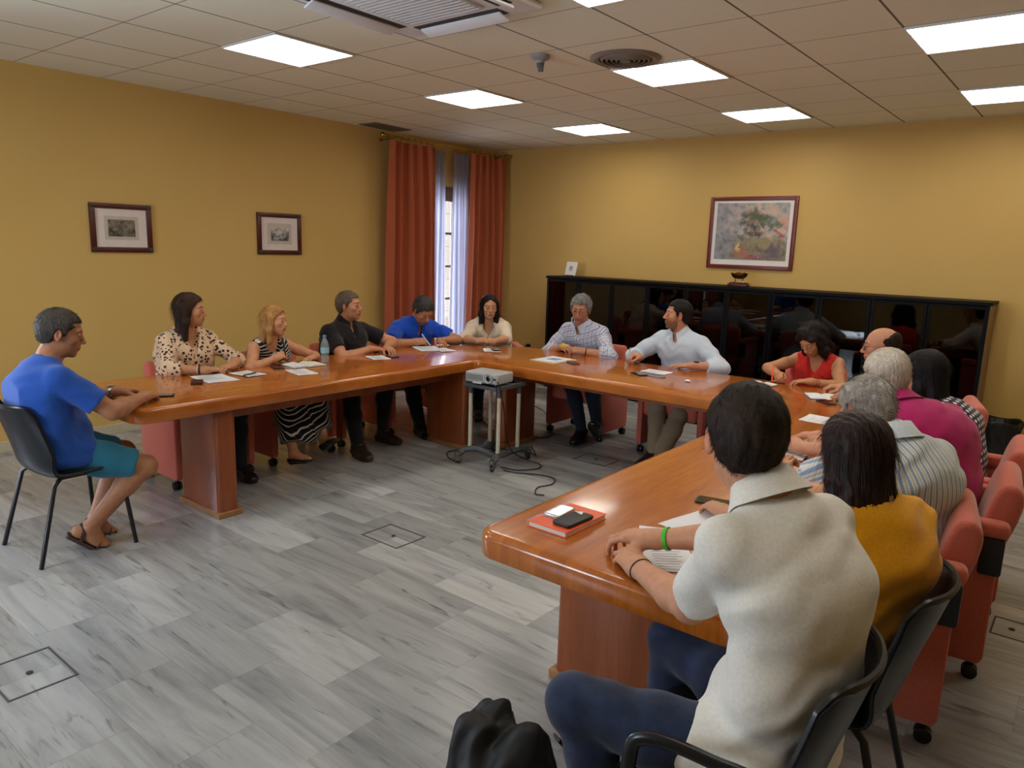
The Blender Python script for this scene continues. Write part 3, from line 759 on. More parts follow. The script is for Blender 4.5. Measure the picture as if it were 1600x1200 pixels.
cl = [(-5.2 + .14 * math.cos(a) * (1 + .2 * math.sin(a * .37)), 6.5 + .13 * math.sin(a) * (1 + .25 * math.cos(a * .53)), .012 + .004 * k % .04) for k, a in enumerate([i * .55 for i in range(60)])]
cord(cl, .006, 'coiled_cable', 'black coiled cable lying on the floor below the telephone table')
cord([(-4.9, 6.3, .01), (-4.3, 5.95, .008), (-3.95, 5.5, .008), (-3.75, 5.3, .008), (-3.72, 5.12, .008), (-3.95, 4.98, .008), (-4.2, 5.0, .008), (-4.6, 5.3, .008)], .005, 'floor_cable', 'black cable looping over the floor behind the table leg, right of the cart')

# ================================================================ projector cart
M_CREAM = plain('cream_tube', rgb(196, 190, 168), .35, .06, 20); M_CGREY = plain('cart_grey_plastic', rgb(74, 76, 78), .5, .08, 30)
cart = thing('projector_cart', 'small wheeled cart with four cream tubes and grey cast feet, inside the U table', 'cart', (-3.585, 4.285, 0), R(2))
hx, hy = .138, .155; ZP = .618
bm = B()
prism(bm, rounded([(-.168, -.19), (.168, -.19), (.168, .19), (-.168, .19)], .035, 5), ZP, ZP + .012)
for s in (-1, 1):
    box(bm, s * .163 - .011, s * .163 + .011, -.175, .175, ZP - .012, ZP + .022, .006, 2); box(bm, -.155, .155, s * .185 - .011, s * .185 + .011, ZP - .012, ZP + .016, .006, 2)
obj('tray', bm, M_CGREY, cart)
for sx in (-1, 1):
    for sy in (-1, 1):
        bm = B(); cyl(bm, .0155, .10, ZP - .03, n=16, M=T(sx * hx, sy * (hy - .03), 0)); tb_ = obj('post', bm, M_CREAM, cart)
        bm = B(); cyl(bm, .019, ZP - .07, ZP + .001, n=16, M=T(sx * hx, sy * (hy - .03), 0)); obj('collar', bm, M_CGREY, tb_)
# two curved cast feet
for sx in (-1, 1):
    bm = B(); tube(bm, [(sx * .165, -.215, .075), (sx * .158, -.15, .10), (sx * .13, -.05, .085), (sx * .12, .05, .085), (sx * .158, .15, .10), (sx * .165, .215, .075)], .026, 10, 5, sq=(1.1, .85)); obj('base_rail', bm, M_CGREY, cart)
bm = B(); tube(bm, [(-.16, -.16, .095), (-.08, -.13, .115), (.0, -.12, .105), (.08, -.13, .09), (.16, -.16, .095)], .022, 10, 5); obj('base_bridge', bm, M_CGREY, cart)
for sx in (-1, 1):
    for sy in (-1, 1):
        M = T(sx * .17, sy * .225, 0) @ RZ(sx * .6 + sy * .4)
        bm = B(); cyl(bm, .03, .058, .085, n=16, M=M, bev=.004); cyl(bm, .006, .085, .11, n=8, M=M)
        for d in (-.013, .013): box(bm, d - .002, d + .002, -.02, .022, .02, .06, M=M)
        cs = obj('caster_fork', bm, plain('caster_metal', rgb(120, 112, 104), .35, .1, metal=.7), cart)
        bm = B(); cyl(bm, .026, -.010, .010, n=20, M=M @ T(0, 0, .026) @ RY(PI / 2), bev=.004); obj('wheel', bm, M_CAST, cs)
# projector
M_PROJ = plain('projector_grey', rgb(168, 168, 166), .4, .03, spec=.4); M_PROJD = plain('projector_vent', rgb(88, 88, 90), .5, .05)
pr = thing('projector', 'silver-grey data projector with a round lens on the cart tray', 'projector', (-3.575, 4.20, ZP + .0225), R(6))
bm = B(); prism(bm, rounded([(-.15, -.115), (.15, -.115), (.15, .115), (-.15, .115)], .025, 5), .012, .088, .01, 3); obj('housing', bm, M_PROJ, pr)
bm = B()
for k in range(14): box(bm, -.125 + k * .0105, -.121 + k * .0105, -.1165, -.1145, .03, .072)
obj('front_vent', bm, M_PROJD, pr)
bm = B(); lathe(bm, [(0, 0), (.036, 0), (.038, .014), (.034, .018), (.03, .012), (.0, .006)], 28, T(.075, -.113, .054) @ RX(PI / 2)); ln = obj('lens_ring', bm, M_PROJ, pr)
bm = B(); ball(bm, .026, (.075, -.118, .054), (1, .35, 1), 20); obj('lens', bm, plain('lens_glass', rgb(8, 8, 14), .05, 0, coat=1.0), ln)
bm = B(); box(bm, -.06, .02, -.135, -.112, .008, .022, .004, 2); obj('handle', bm, plain('handle_white', rgb(200, 200, 200), .35, .02), pr)
bm = B(); box(bm, .118, .138, -.1165, -.1145, .045, .058); obj('sensor_window', bm, M_DARK, pr)
for sx in (-1, 1):
    for sy in (-1, 1):
        bm = B(); cyl(bm, .01, 0, .014, n=12, M=T(sx * .12, sy * .09, 0)); obj('foot', bm, M_DARK, pr)
bm = B(); box(bm, -.03, .03, -.04, .04, 0, .028, .006, 2); box(bm, .032, .055, -.02, .02, .006, .02, .003, 1)
tag(obj('power_adapter', bm, M_BLK, None, 40, (-3.50, 4.39, ZP + .0125)), 'black adapter lying on the cart tray behind the projector', 'adapter')
cord([(-3.44, 4.13, .68), (-3.40, 4.10, .665), (-3.385, 4.12, .58), (-3.385, 4.16, .45), (-3.40, 4.2, .3), (-3.42, 4.3, .12), (-3.36, 4.42, .03), (-3.26, 4.46, .008), (-3.2, 4.36, .007), (-3.28, 4.22, .007), (-3.42, 4.18, .007)], .0045, 'projector_cable', 'black cable running down from the projector to the floor')
cord([(-3.36, 4.14, .007), (-3.24, 4.16, .007), (-3.1, 4.24, .007), (-2.96, 4.24, .007), (-2.9, 4.12, .007), (-2.93, 4.0, .007), (-2.86, 3.88, .007), (-2.80, 3.9, .007)], .0045, 'power_cable', 'black power cable trailing over the floor in front of the cart')
cord([(-3.78, 4.05, .007), (-3.9, 4.1, .007), (-4.0, 4.22, .007), (-3.92, 4.42, .007), (-3.72, 4.6, .007), (-3.5, 4.66, .007), (-3.4, 4.6, .02), (-3.38, 4.5, .12)], .0045, 'loop_cable', 'black cable looping left of the cart towards the table leg')
cord([(-2.62, 4.30, .007), (-2.7, 4.22, .007), (-2.56, 4.24, .007), (-2.42, 4.3, .007), (-2.2, 4.42, .007), (-1.9, 4.6, .007)], .0045, 'short_cable', 'short kinked black cable end near the right table arm')
# floor boxes
def floorbox(cx, cy, w, h, rz, lab, full=True):
    t = thing('floor_box', lab, 'floor box', (cx, cy, 0), rz, 'floor socket covers')
    bm = B(); g = .004
    for s in (-1, 1):
        box(bm, s * w / 2 - g, s * w / 2 + g, -h / 2 - g, h / 2 + g, .0002, .0025); box(bm, -w / 2, w / 2, s * h / 2 - g, s * h / 2 + g, .0002, .0022)
    obj('rim', bm, plain('box_rim', rgb(70, 68, 68), .5, .1, 30), t)
    bm = B(); cyl(bm, .012, .0002, .004, n=16); obj('pull_ring', bm, M_DARK, t)
    return t
floorbox(-3.02, 2.73, .29, .22, 0, 'square marble floor box cover with a dark pull hole, left of the right table end')
floorbox(-3.02, .87, .29, .23, 0, 'square marble floor box cover at the lower left edge of the photo')
floorbox(-3.02, 4.9, .29, .24, 0, 'faint square floor box cover between the cart and the back table arm')
floorbox(-.13, 3.92, .15, .2, 0, 'floor box cover behind the coral armchairs at the right edge')
# waste bin
t = thing('waste_bin', 'black waste bin lined with a loose black bag by the back wall at right', 'waste bin', (-.56, 7.33, 0))
bm = B(); lathe(bm, [(0, .002), (.105, .002), (.14, .30), (.134, .30), (.10, .01), (0, .01)], 28); obj('bucket', bm, M_BLK, t)
bm = B(); rnd = random.Random(3); prof = [(.146, .19), (.152, .25), (.160, .31), (.165, .345), (.155, .357), (.14, .34), (.12, .22), (.10, .06)]
lathe(bm, prof, 48)
for v in bm.verts:
    a = math.atan2(v.co.y, v.co.x); k = 1 + .05 * math.sin(9 * a + v.co.z * 20) + .04 * math.sin(17 * a + 1.3)
    v.co.x *= k; v.co.y *= k; v.co.z += .012 * math.sin(3 * a) * (v.co.z > .25) + (0.02 * math.sin(7 * a) if v.co.z < .2 else 0)
obj('bin_liner', bm, plain('liner_black', rgb(14, 14, 15), .35, .1), t, 180)
# ================================================================ implicit-surface figures
def V3(*a): return np.array(a, float)
def nrm(v): v = np.asarray(v, float); return v / (np.linalg.norm(v) + 1e-12)
def axis_pts(lo, hi, h, fine, hf):
    """grid line positions: step hf inside the fine intervals, h elsewhere"""
    out = [lo]; x = lo
    while x < hi:
        st = h
        for a, b_ in fine:
            if a - hf <= x <= b_: st = hf
            elif x < a < x + h: st = max(hf, a - x)
        x += st; out.append(x)
    return np.array(out, np.float32)
class Field:
    def __init__(s, lo, hi, h, fine=(), hf=None):
        hf = hf or h
        s.ax = [axis_pts(lo[i], hi[i], h, [(f[0][i], f[1][i]) for f in fine], hf) for i in range(3)]
        s.F = np.full([len(a) for a in s.ax], .08, np.float32)
    def sl(s, lo, hi, m=.03):
        r = []
        for i in range(3):
            a = np.searchsorted(s.ax[i], lo[i] - m); b_ = np.searchsorted(s.ax[i], hi[i] + m)
            if b_ <= a: return None
            r.append(slice(a, b_))
        return tuple(r)
    def pts(s, sl):
        return [s.ax[0][sl[0]][:, None, None], s.ax[1][sl[1]][None, :, None], s.ax[2][sl[2]][None, None, :]]
    def comb(s, sl, d, k, op='u'):
        F = s.F[sl]
        if op == 'u':
            if k > 0: h = np.maximum(k - np.abs(F - d), 0); s.F[sl] = np.minimum(F, d) - h * h / (4 * k)
            else: s.F[sl] = np.minimum(F, d)
        elif op == 'i':
            if k > 0: h = np.maximum(k - np.abs(F - d), 0); s.F[sl] = np.maximum(F, d) + h * h / (4 * k)
            else: s.F[sl] = np.maximum(F, d)
        else:
            d = -d
            if k > 0: h = np.maximum(k - np.abs(F - d), 0); s.F[sl] = np.maximum(F, d) + h * h / (4 * k)
            else: s.F[sl] = np.maximum(F, d)
    # primitives -------------------------------------------------
    def cap(s, a, b_, ra, rb, k=.02, op='u', sq=None, grow=0, clip=None):
        a = np.asarray(a, float); b_ = np.asarray(b_, float); ra += grow; rb += grow
        rm = max(ra, rb) * (1 if sq is None else max(1, sq[1]))
        sl = s.sl(np.minimum(a, b_) - rm, np.maximum(a, b_) + rm)
        if sl is None: return
        X, Y, Z = s.pts(sl); ab = b_ - a; L = max(ab @ ab, 1e-9)
        t = np.clip(((X - a[0]) * ab[0] + (Y - a[1]) * ab[1] + (Z - a[2]) * ab[2]) / L, 0, 1)
        dx = X - a[0] - t * ab[0]; dy = Y - a[1] - t * ab[1]; dz = Z - a[2] - t * ab[2]
        if sq is not None:
            n, q = sq; n = nrm(n); c = (dx * n[0] + dy * n[1] + dz * n[2]) * (1 / q - 1)
            dx = dx + c * n[0]; dy = dy + c * n[1]; dz = dz + c * n[2]
        d = np.sqrt(dx * dx + dy * dy + dz * dz) - (ra + t * (rb - ra))
        if clip is not None: d = np.maximum(d, (X - clip[0][0]) * clip[1][0] + (Y - clip[0][1]) * clip[1][1] + (Z - clip[0][2]) * clip[1][2])
        s.comb(sl, d.astype(np.float32), k, op)
    def ell(s, c, M, r, k=.02, op='u', grow=0):
        """M rows = local axes, r radii"""
        c = np.asarray(c, float); r = np.asarray(r, float) + grow; rm = max(r)
        sl = s.sl(c - rm, c + rm)
        if sl is None: return
        X, Y, Z = s.pts(sl); X = X - c[0]; Y = Y - c[1]; Z = Z - c[2]
        q = [(X * M[i][0] + Y * M[i][1] + Z * M[i][2]) for i in range(3)]
        k0 = np.sqrt(sum((q[i] / r[i]) ** 2 for i in range(3))); k1 = np.sqrt(sum((q[i] / r[i] ** 2) ** 2 for i in range(3)))
        d = k0 * (k0 - 1) / np.maximum(k1, 1e-6)
        s.comb(sl, np.clip(d, -.2, .2).astype(np.float32), k, op)
    def half(s, p, n, k=.0, op='i', lo=None, hi=None):
        """keep the side n points away from (op 'i'); i.e. solid where (x-p).n<0"""
        sl = (slice(None),) * 3 if lo is None else s.sl(lo, hi, 0)
        if sl is None: return
        X, Y, Z = s.pts(sl); n = nrm(n)
        d = (X - p[0]) * n[0] + (Y - p[1]) * n[1] + (Z - p[2]) * n[2]
        s.comb(sl, d.astype(np.float32), k, op)
    def func(s, fn, lo, hi):
        sl = s.sl(lo, hi, 0)
        if sl is None: return
        X, Y, Z = s.pts(sl); s.F[sl] = s.F[sl] + fn(X, Y, Z).astype(np.float32)
    # surface nets -----------------------------------------------
    def mesh(s):
        F = s.F; F[0] = F[-1] = .05; F[:, 0] = F[:, -1] = .05; F[:, :, 0] = F[:, :, -1] = .05
        I = F < 0; nx, ny, nz = F.shape
        cnt = np.zeros((nx - 1, ny - 1, nz - 1), np.int8)
        for dx in (0, 1):
            for dy in (0, 1):
                for dz in (0, 1): cnt += I[dx:nx - 1 + dx, dy:ny - 1 + dy, dz:nz - 1 + dz]
        act = np.argwhere((cnt > 0) & (cnt < 8)); n = len(act)
        if n == 0: return np.zeros((0, 3)), np.zeros((0, 4), int)
        ids = np.full(cnt.shape, -1, np.int32); ids[act[:, 0], act[:, 1], act[:, 2]] = np.arange(n)
        cor = [(a, b_, c) for a in (0, 1) for b_ in (0, 1) for c in (0, 1)]
        val = np.stack([F[act[:, 0] + a, act[:, 1] + b_, act[:, 2] + c] for a, b_, c in cor], 1)
        P = np.zeros((n, 3), np.float32); W = np.zeros(n, np.float32)
        for i, ca in enumerate(cor):
            for j, cb in enumerate(cor):
                if j <= i or sum(abs(x - y) for x, y in zip(ca, cb)) != 1: continue
                m = (val[:, i] < 0) != (val[:, j] < 0)
                if not m.any(): continue
                t = val[m, i] / (val[m, i] - val[m, j])
                P[m] += np.array(ca, np.float32) + t[:, None] * (np.array(cb, np.float32) - np.array(ca, np.float32)); W[m] += 1
        P /= W[:, None]; out = np.empty((n, 3), np.float32)
        for i in range(3):
            A = s.ax[i]; a0 = A[act[:, i]]; out[:, i] = a0 + P[:, i] * (A[act[:, i] + 1] - a0)
        Q = []
        for ax in range(3):
            o = [i for i in range(3) if i != ax]
            s0 = [slice(1, -1)] * 3; s0[ax] = slice(0, -1); s1 = [slice(1, -1)] * 3; s1[ax] = slice(1, None)
            a = I[tuple(s0)]; b_ = I[tuple(s1)]; e = np.argwhere(a != b_)
            if not len(e): continue
            fl = a[e[:, 0], e[:, 1], e[:, 2]]
            base = e.copy()
            for q in o: base[:, q] += 1
            def g(d0, d1):
                c = base.copy(); c[:, o[0]] -= d0; c[:, o[1]] -= d1; return ids[c[:, 0], c[:, 1], c[:, 2]]
            q = np.stack([g(1, 1), g(0, 1), g(0, 0), g(1, 0)], 1)
            if ax == 1: fl = ~fl
            q[~fl] = q[~fl][:, ::-1]; Q.append(q)
        return out, np.concatenate(Q)
def np_mesh(name, Vv, Fq, mat, parent, attrs=None, smooth=True, tris=None):
    me = bpy.data.meshes.new(name); n = len(Vv); m = len(Fq)
    me.vertices.add(n); me.vertices.foreach_set('co', np.asarray(Vv, np.float32).ravel())
    w = Fq.shape[1]
    me.loops.add(m * w); me.loops.foreach_set('vertex_index', Fq.astype(np.int32).ravel())
    me.polygons.add(m); me.polygons.foreach_set('loop_start', np.arange(0, m * w, w, dtype=np.int32))
    me.polygons.foreach_set('use_smooth', np.ones(m, bool) if smooth else np.zeros(m, bool))
    me.update(calc_edges=True)
    for k, v in (attrs or {}).items():
        if v.shape[1] == 4: a = me.color_attributes.new(k, 'FLOAT_COLOR', 'POINT'); a.data.foreach_set('color', v.astype(np.float32).ravel())
        else: a = me.attributes.new(k, 'FLOAT_VECTOR', 'POINT'); a.data.foreach_set('vector', v.astype(np.float32).ravel())
    for mm in (mat if isinstance(mat, (list, tuple)) else [mat]): me.materials.append(mm)
    o = bpy.data.objects.new(name, me); COL.objects.link(o)
    if parent: o.parent = parent
    return o
def vnormals(V, Q):
    a = V[Q[:, 0]]; c = V[Q[:, 2]]; b_ = V[Q[:, 1]]; d = V[Q[:, 3]]
    fn = np.cross(c - a, d - b_); N = np.zeros_like(V)
    for i in range(4): np.add.at(N, Q[:, i], fn)
    return N / (np.linalg.norm(N, axis=1, keepdims=True) + 1e-12)
def relax(V, Q, it=1, lam=.5):
    for _ in range(it):
        S = np.zeros_like(V); C = np.zeros(len(V), np.float32)
        for i in range(4):
            j = (i + 1) % 4
            np.add.at(S, Q[:, i], V[Q[:, j]]); np.add.at(C, Q[:, i], 1); np.add.at(S, Q[:, j], V[Q[:, i]]); np.add.at(C, Q[:, j], 1)
        V = V * (1 - lam) + lam * S / np.maximum(C, 1)[:, None]
    return V

# ---------------------------------------------------------------- materials for people
def skin_mat():
    m, nt, b = newmat('skin'); setp(b, rough=.5, spec=.35, sss=.06)
    b.inputs['Subsurface Radius'].default_value = (.012, .004, .002)
    a = node(nt, 'ShaderNodeVertexColor', layer_name='Col')
    n = node(nt, 'ShaderNodeTexNoise', i_Scale=45, i_Detail=4); nt.links.new(coords(nt), n.inputs['Vector'])
    c = mix(nt, 1.0, a.outputs[0], ramp(nt, n.outputs[0], [(.35, (.92, .88, .86)), (.65, (1.03, 1.03, 1.03))]), 'MULTIPLY')
    nt.links.new(c, b.inputs['Base Color']); bump(nt, b, n.outputs[0], .1, .002)
    return m
M_SKIN = skin_mat()
def fabric(name, col, pattern=None, rough=.8, sheen=.2, **kw):
    if name in MATS: return MATS[name]
    m, nt, b = newmat(name); setp(b, rough=rough, sheen=sheen, spec=.2)
    at = node(nt, 'ShaderNodeAttribute', attribute_name='pat'); v = at.outputs['Vector']
    sx = node(nt, 'ShaderNodeSeparateXYZ'); nt.links.new(v, sx.inputs[0]); X, Y, Z = sx.outputs
    n = node(nt, 'ShaderNodeTexNoise', i_Scale=120, i_Detail=3); nt.links.new(coords(nt), n.inputs['Vector'])
    base = ramp(nt, n.outputs[0], [(.3, tuple(c * .93 for c in col)), (.7, tuple(min(1, c * 1.05) for c in col))])
    def stripes(o, per, w, off=0):
        f = mth(nt, 'FRACT', mth(nt, 'ADD', mth(nt, 'DIVIDE', o, per), 50 + off)); return mth(nt, 'LESS_THAN', f, w)
    if pattern == 'leopard':
        vo = node(nt, 'ShaderNodeTexVoronoi', i_Scale=38, i_Randomness=.85); nt.links.new(v, vo.inputs['Vector'])
        n2 = node(nt, 'ShaderNodeTexNoise', i_Scale=60); nt.links.new(v, n2.inputs['Vector'])
        d = mth(nt, 'ADD', vo.outputs['Distance'], mth(nt, 'MULTIPLY', mth(nt, 'SUBTRACT', n2.outputs[0], .5), .35))
        base = mix(nt, mth(nt, 'LESS_THAN', d, .37), base, rgb(46, 30, 22))
    elif pattern == 'plaid':
        c1, c2 = rgb(92, 100, 140), rgb(126, 110, 140)
        for o in (X, Z):
            base = mix(nt, mth(nt, 'MULTIPLY', stripes(o, .038, .14), .8), base, c1)
            base = mix(nt, mth(nt, 'MULTIPLY', stripes(o, .038, .10, .45), .5), base, c2)
    elif pattern == 'vstripe':
        base = mix(nt, mth(nt, 'MULTIPLY', stripes(X, .025, .34), .8), base, rgb(104, 138, 178))
        base = mix(nt, mth(nt, 'MULTIPLY', stripes(X, .025, .16, .42), .6), base, rgb(152, 140, 112))
    elif pattern == 'dots':
        sc = .030
        fr_ = []
        row = mth(nt, 'FLOOR', mth(nt, 'DIVIDE', Z, sc))
        sh = mth(nt, 'MULTIPLY', mth(nt, 'MODULO', mth(nt, 'ADD', row, 100), 2.0), .5)
        for o, s_ in ((X, sh), (Z, 0.0)):
            f = mth(nt, 'FRACT', mth(nt, 'ADD', mth(nt, 'ADD', mth(nt, 'DIVIDE', o, sc), s_), 50)); fr_.append(mth(nt, 'SUBTRACT', f, .5))
        d = mth(nt, 'SQRT', mth(nt, 'ADD', mth(nt, 'MULTIPLY', fr_[0], fr_[0]), mth(nt, 'MULTIPLY', fr_[1], fr_[1])))
        base = mix(nt, mth(nt, 'LESS_THAN', d, .29), base, rgb(222, 214, 218))
    elif pattern == 'hstripe':
        w = mth(nt, 'ADD', Z, mth(nt, 'MULTIPLY', n.outputs[0], .0))
        base = mix(nt, stripes(w, .020, .24), base, rgb(215, 210, 205))
    elif pattern == 'specks':
        vo = node(nt, 'ShaderNodeTexVoronoi', i_Scale=28); nt.links.new(v, vo.inputs['Vector'])
        base = mix(nt, mth(nt, 'LESS_THAN', vo.outputs['Distance'], .12), base, rgb(84, 54, 52))
    elif pattern == 'denim':
        n2 = node(nt, 'ShaderNodeTexNoise', i_Scale=9, i_Detail=5); nt.links.new(coords(nt), n2.inputs['Vector'])
        base = mix(nt, mth(nt, 'MULTIPLY', ramp(nt, n2.outputs[0], [(.45, (0, 0, 0)), (.75, (1, 1, 1))]), .35), base, rgb(74, 92, 132))
    nt.links.new(base, b.inputs['Base Color'])
    n3 = node(nt, 'ShaderNodeTexNoise', i_Scale=14, i_Detail=4, i_Distortion=1.0); nt.links.new(coords(nt, scale=(1, 1, 1.8)), n3.inputs['Vector'])
    bump(nt, b, mth(nt, 'ADD', n3.outputs[0], mth(nt, 'MULTIPLY', n.outputs[0], .08)), .2, .008)
    MATS[name] = m
    return m
def hair_mat(name, c1, c2, rough=.55):
    if name in MATS: return MATS[name]
    m, nt, b = newmat(name); setp(b, rough=rough, spec=.18)
    n = node(nt, 'ShaderNodeTexNoise', i_Scale=1.0, i_Detail=5, i_Roughness=.7); nt.links.new(coords(nt, scale=(150, 150, 22)), n.inputs['Vector'])
    n2 = node(nt, 'ShaderNodeTexNoise', i_Scale=9, i_Detail=2); nt.links.new(coords(nt), n2.inputs['Vector'])
    f = mth(nt, 'ADD', mth(nt, 'MULTIPLY', n.outputs[0], .6), mth(nt, 'MULTIPLY', n2.outputs[0], .4))
    nt.links.new(ramp(nt, f, [(.38, c1), (.62, c2)]), b.inputs['Base Color'])
    bump(nt, b, n.outputs[0], .5, .004)
    MATS[name] = m; return m
M_SCL = plain('eye_white', rgb(168, 156, 150), .5, 0); M_IRIS = plain('iris_brown', rgb(62, 38, 24), .2, 0); M_PUP = plain('pupil_black', rgb(8, 8, 8), .1, 0)

# ---------------------------------------------------------------- one person
def ik(a, c, l1, l2, pole):
    """middle joint between a and c"""
    a = np.asarray(a, float); c = np.asarray(c, float); d = c - a; L = np.linalg.norm(d); u = d / L
    if L > (l1 + l2) * .995: k = L / ((l1 + l2) * .995); l1 *= k; l2 *= k
    x = (l1 * l1 - l2 * l2 + L * L) / (2 * L); h = math.sqrt(max(0, l1 * l1 - x * x))
    p = np.asarray(pole, float); p = p - (p @ u) * u; p = nrm(p)
    return a + u * x + p * h
def rotv(v, ax, ang):
    ax = nrm(ax); v = np.asarray(v, float); return v * math.cos(ang) + np.cross(ax, v) * math.sin(ang) + ax * (ax @ v) * (1 - math.cos(ang))
def basis(yaw, pitch=0, roll=0):
    """f, l, u from yaw (deg, 0=+x, ccw), pitch (deg, + = looking up), roll (deg, + = tilt to own left)"""
    y = R(yaw); p = R(pitch); f = V3(math.cos(y) * math.cos(p), math.sin(y) * math.cos(p), math.sin(p))
    l = V3(-math.sin(y), math.cos(y), 0); u = np.cross(f, l)
    l = rotv(l, f, -R(roll)); u = rotv(u, f, -R(roll))
    return f, l, u
def noise3(X, Y, Z, seed=0, sc=1.0):
    r = np.random.RandomState(seed); o = 0
    for i in range(5):
        k = r.normal(0, 1, 3) * sc * (1 + .5 * i); p = r.uniform(0, 6.28)
        o = o + np.sin(X * k[0] + Y * k[1] + Z * k[2] + p) / (1 + .5 * i)
    return o / 2.6
PEOPLE = []
class Person:
    def __init__(P, label, crown, gaze, seat, body_yaw, hands, feet=None, g='m', s=1.0, fat=1.0, skin=(196, 146, 120), hf=.0042, hc=.0085, seed=1,
                 curl=(.5, .5), palm=(None, None), hdir=(None, None), hold=(None, None), poles=(None, None), belly=0.0, bust=0.0, slump=0.0, twist=0, roll=0, knee_out=(.1, .1), jaw=1.0, shrug=0.0, nboff=(0, 0, 0), shk=1.0):
        P.label = label; P.g = g; P.s = s; P.fat = fat; P.seed = seed; P.skin = (skin[0] - 4, skin[1] - 4, skin[2] - 12); P.hf = hf; P.hc = hc
        P.belly = belly; P.bust = bust; P.curl = curl; P.hold = hold
        P.root = thing('person', label, 'person', (seat[0], seat[1], 0)); P.o = V3(seat[0], seat[1], 0)
        P.hF, P.hL, P.hU = basis(gaze[0], gaze[1], roll)
        hs = P.hs = s * (1.0 if g == 'm' else .955)
        P.hc_ = V3(*crown) - V3(0, 0, .115 * hs) - (P.hU - V3(0, 0, 1)) * .02          # head centre
        bf, bl, bu = basis(body_yaw); P.bf, P.bl = bf, bl
        P.pel = V3(seat[0], seat[1], seat[2] + .085 * fat)
        nb = P.hc_ - P.hU * .105 * hs - bf * .045 * s - P.hF * .015 - V3(0, 0, .064 * s - shrug) + V3(*nboff)   # base of neck, C7
        P.nb = nb
        sp = nb - P.pel; P.sp = sp
        perp = nrm(np.cross(bl, sp)); perp = perp if perp @ bf > 0 else -perp                   # belly side
        P.waist = P.pel + sp * .33 - perp * (.02 + slump * .5) * s; P.chest = P.pel + sp * .70 - perp * (.015 + slump) * s
        P.perp = perp
        tl = basis(body_yaw + twist)[1]; P.tl = tl
        ax = nrm(nb - P.chest); shw = (.178 if g == 'm' else .152) * s * shk * (1 + .25 * (fat - 1))
        sc = nb - ax * .035 * s + V3(0, 0, shrug * .5)
        P.S = [sc - tl * shw - ax * .02, sc + tl * shw - ax * .02]                # 0 right, 1 left
        fw = nrm(np.cross(tl, ax)); fw = fw if fw @ bf > 0 else -fw; P.cf = fw; P.cu = ax
        for i in (0, 1): P.S[i] = P.S[i] + fw * .02 * s
        UA, FA = .285 * s * (1 if g == 'm' else .93), .25 * s * (1 if g == 'm' else .93)
        P.W = [V3(*hands[0]), V3(*hands[1])]; P.E = []
        for i in (0, 1):
            sg = -1 if i == 0 else 1
            pole = poles[i] if poles[i] is not None else (tl * sg * .8 - V3(0, 0, .6) - bf * .3)
            P.E.append(ik(P.S[i], P.W[i], UA, FA, pole))
        P.HD, P.HN = [], []
        for i in (0, 1):
            fa = nrm(P.W[i] - P.E[i])
            d = nrm(hdir[i]) if hdir[i] is not None else nrm(fa * V3(1, 1, .2))
            n = V3(*palm[i]) if palm[i] is not None else V3(0, 0, 1)
            n = nrm(n - (n @ d) * d); P.HD.append(d); P.HN.append(n)
        TH_, SH = .42 * s, .41 * s; P.TH_ = TH_
        if feet is None:
            fc = V3(seat[0], seat[1], 0) + bf * .42
            feet = [(*(fc - bl * .12)[:2], .085), (*(fc + bl * .12)[:2], .085)]
        P.Hp, P.K, P.A = [], [], []
        for i in (0, 1):
            sg = -1 if i == 0 else 1
            hp = P.pel + bl * sg * .09 * s * (1 + .3 * (fat - 1)); an = V3(*feet[i][:3])
            P.Hp.append(hp); P.A.append(an); P.K.append(ik(hp, an, TH_, SH, bf * 1.0 + V3(0, 0, .9) + bl * sg * knee_out[i]))
        P.footdir = [basis(feet[i][3] if len(feet[i]) > 3 else body_yaw)[0] for i in (0, 1)]
        P.footpitch = [feet[i][4] if len(feet[i]) > 4 else 0 for i in (0, 1)]
        P.jaw = jaw
        PEOPLE.append(P)
    # ---- primitive groups; grow = clothing thickness
    def torso(P, F, g=0, k=.05, upto=1.0):
        s, ft = P.s, P.fat; m = P.g == 'm'
        lat = P.bl; w = 1.52 if m else 1.45
        F.cap(P.pel + V3(0, 0, .01), P.waist, .108 * s * ft, .098 * s * ft * (1 if m else .9), k, sq=(lat, w * (1 if m else 1.06)), grow=g)
        F.cap(P.waist, P.chest, .098 * s * ft * (1 if m else .9), .104 * s * (1 + .6 * (ft - 1)), k, sq=(nrm(P.bl + P.tl), w * 1.02), grow=g)
        F.cap(P.chest, P.nb - P.cu * .07 * s, .104 * s * (1 + .6 * (ft - 1)), .068 * s, k, sq=(P.tl, w * 1.05), grow=g)
        if P.belly: F.ell(P.pel * .45 + P.waist * .55 + P.perp * (.045 + .05 * P.belly), (P.perp, P.bl, np.cross(P.perp, P.bl)), (.09 + .05 * P.belly, .125 * ft, .12), k, grow=g)
        if P.bust:
            for sg in (-1, 1): F.ell(P.chest + P.cu * .01 + P.cf * .085 * s + P.tl * sg * .068 * s - P.cu * .03, (P.cf, P.tl, P.cu), (.06 * P.bust, .06 * P.bust, .062 * P.bust), .035, grow=g * .8)
        else:
            for sg in (-1, 1): F.ell(P.chest + P.cu * .035 + P.cf * .065 * s + P.tl * sg * .075 * s, (P.cf, P.tl, P.cu), (.045, .085, .07), .04, grow=g)
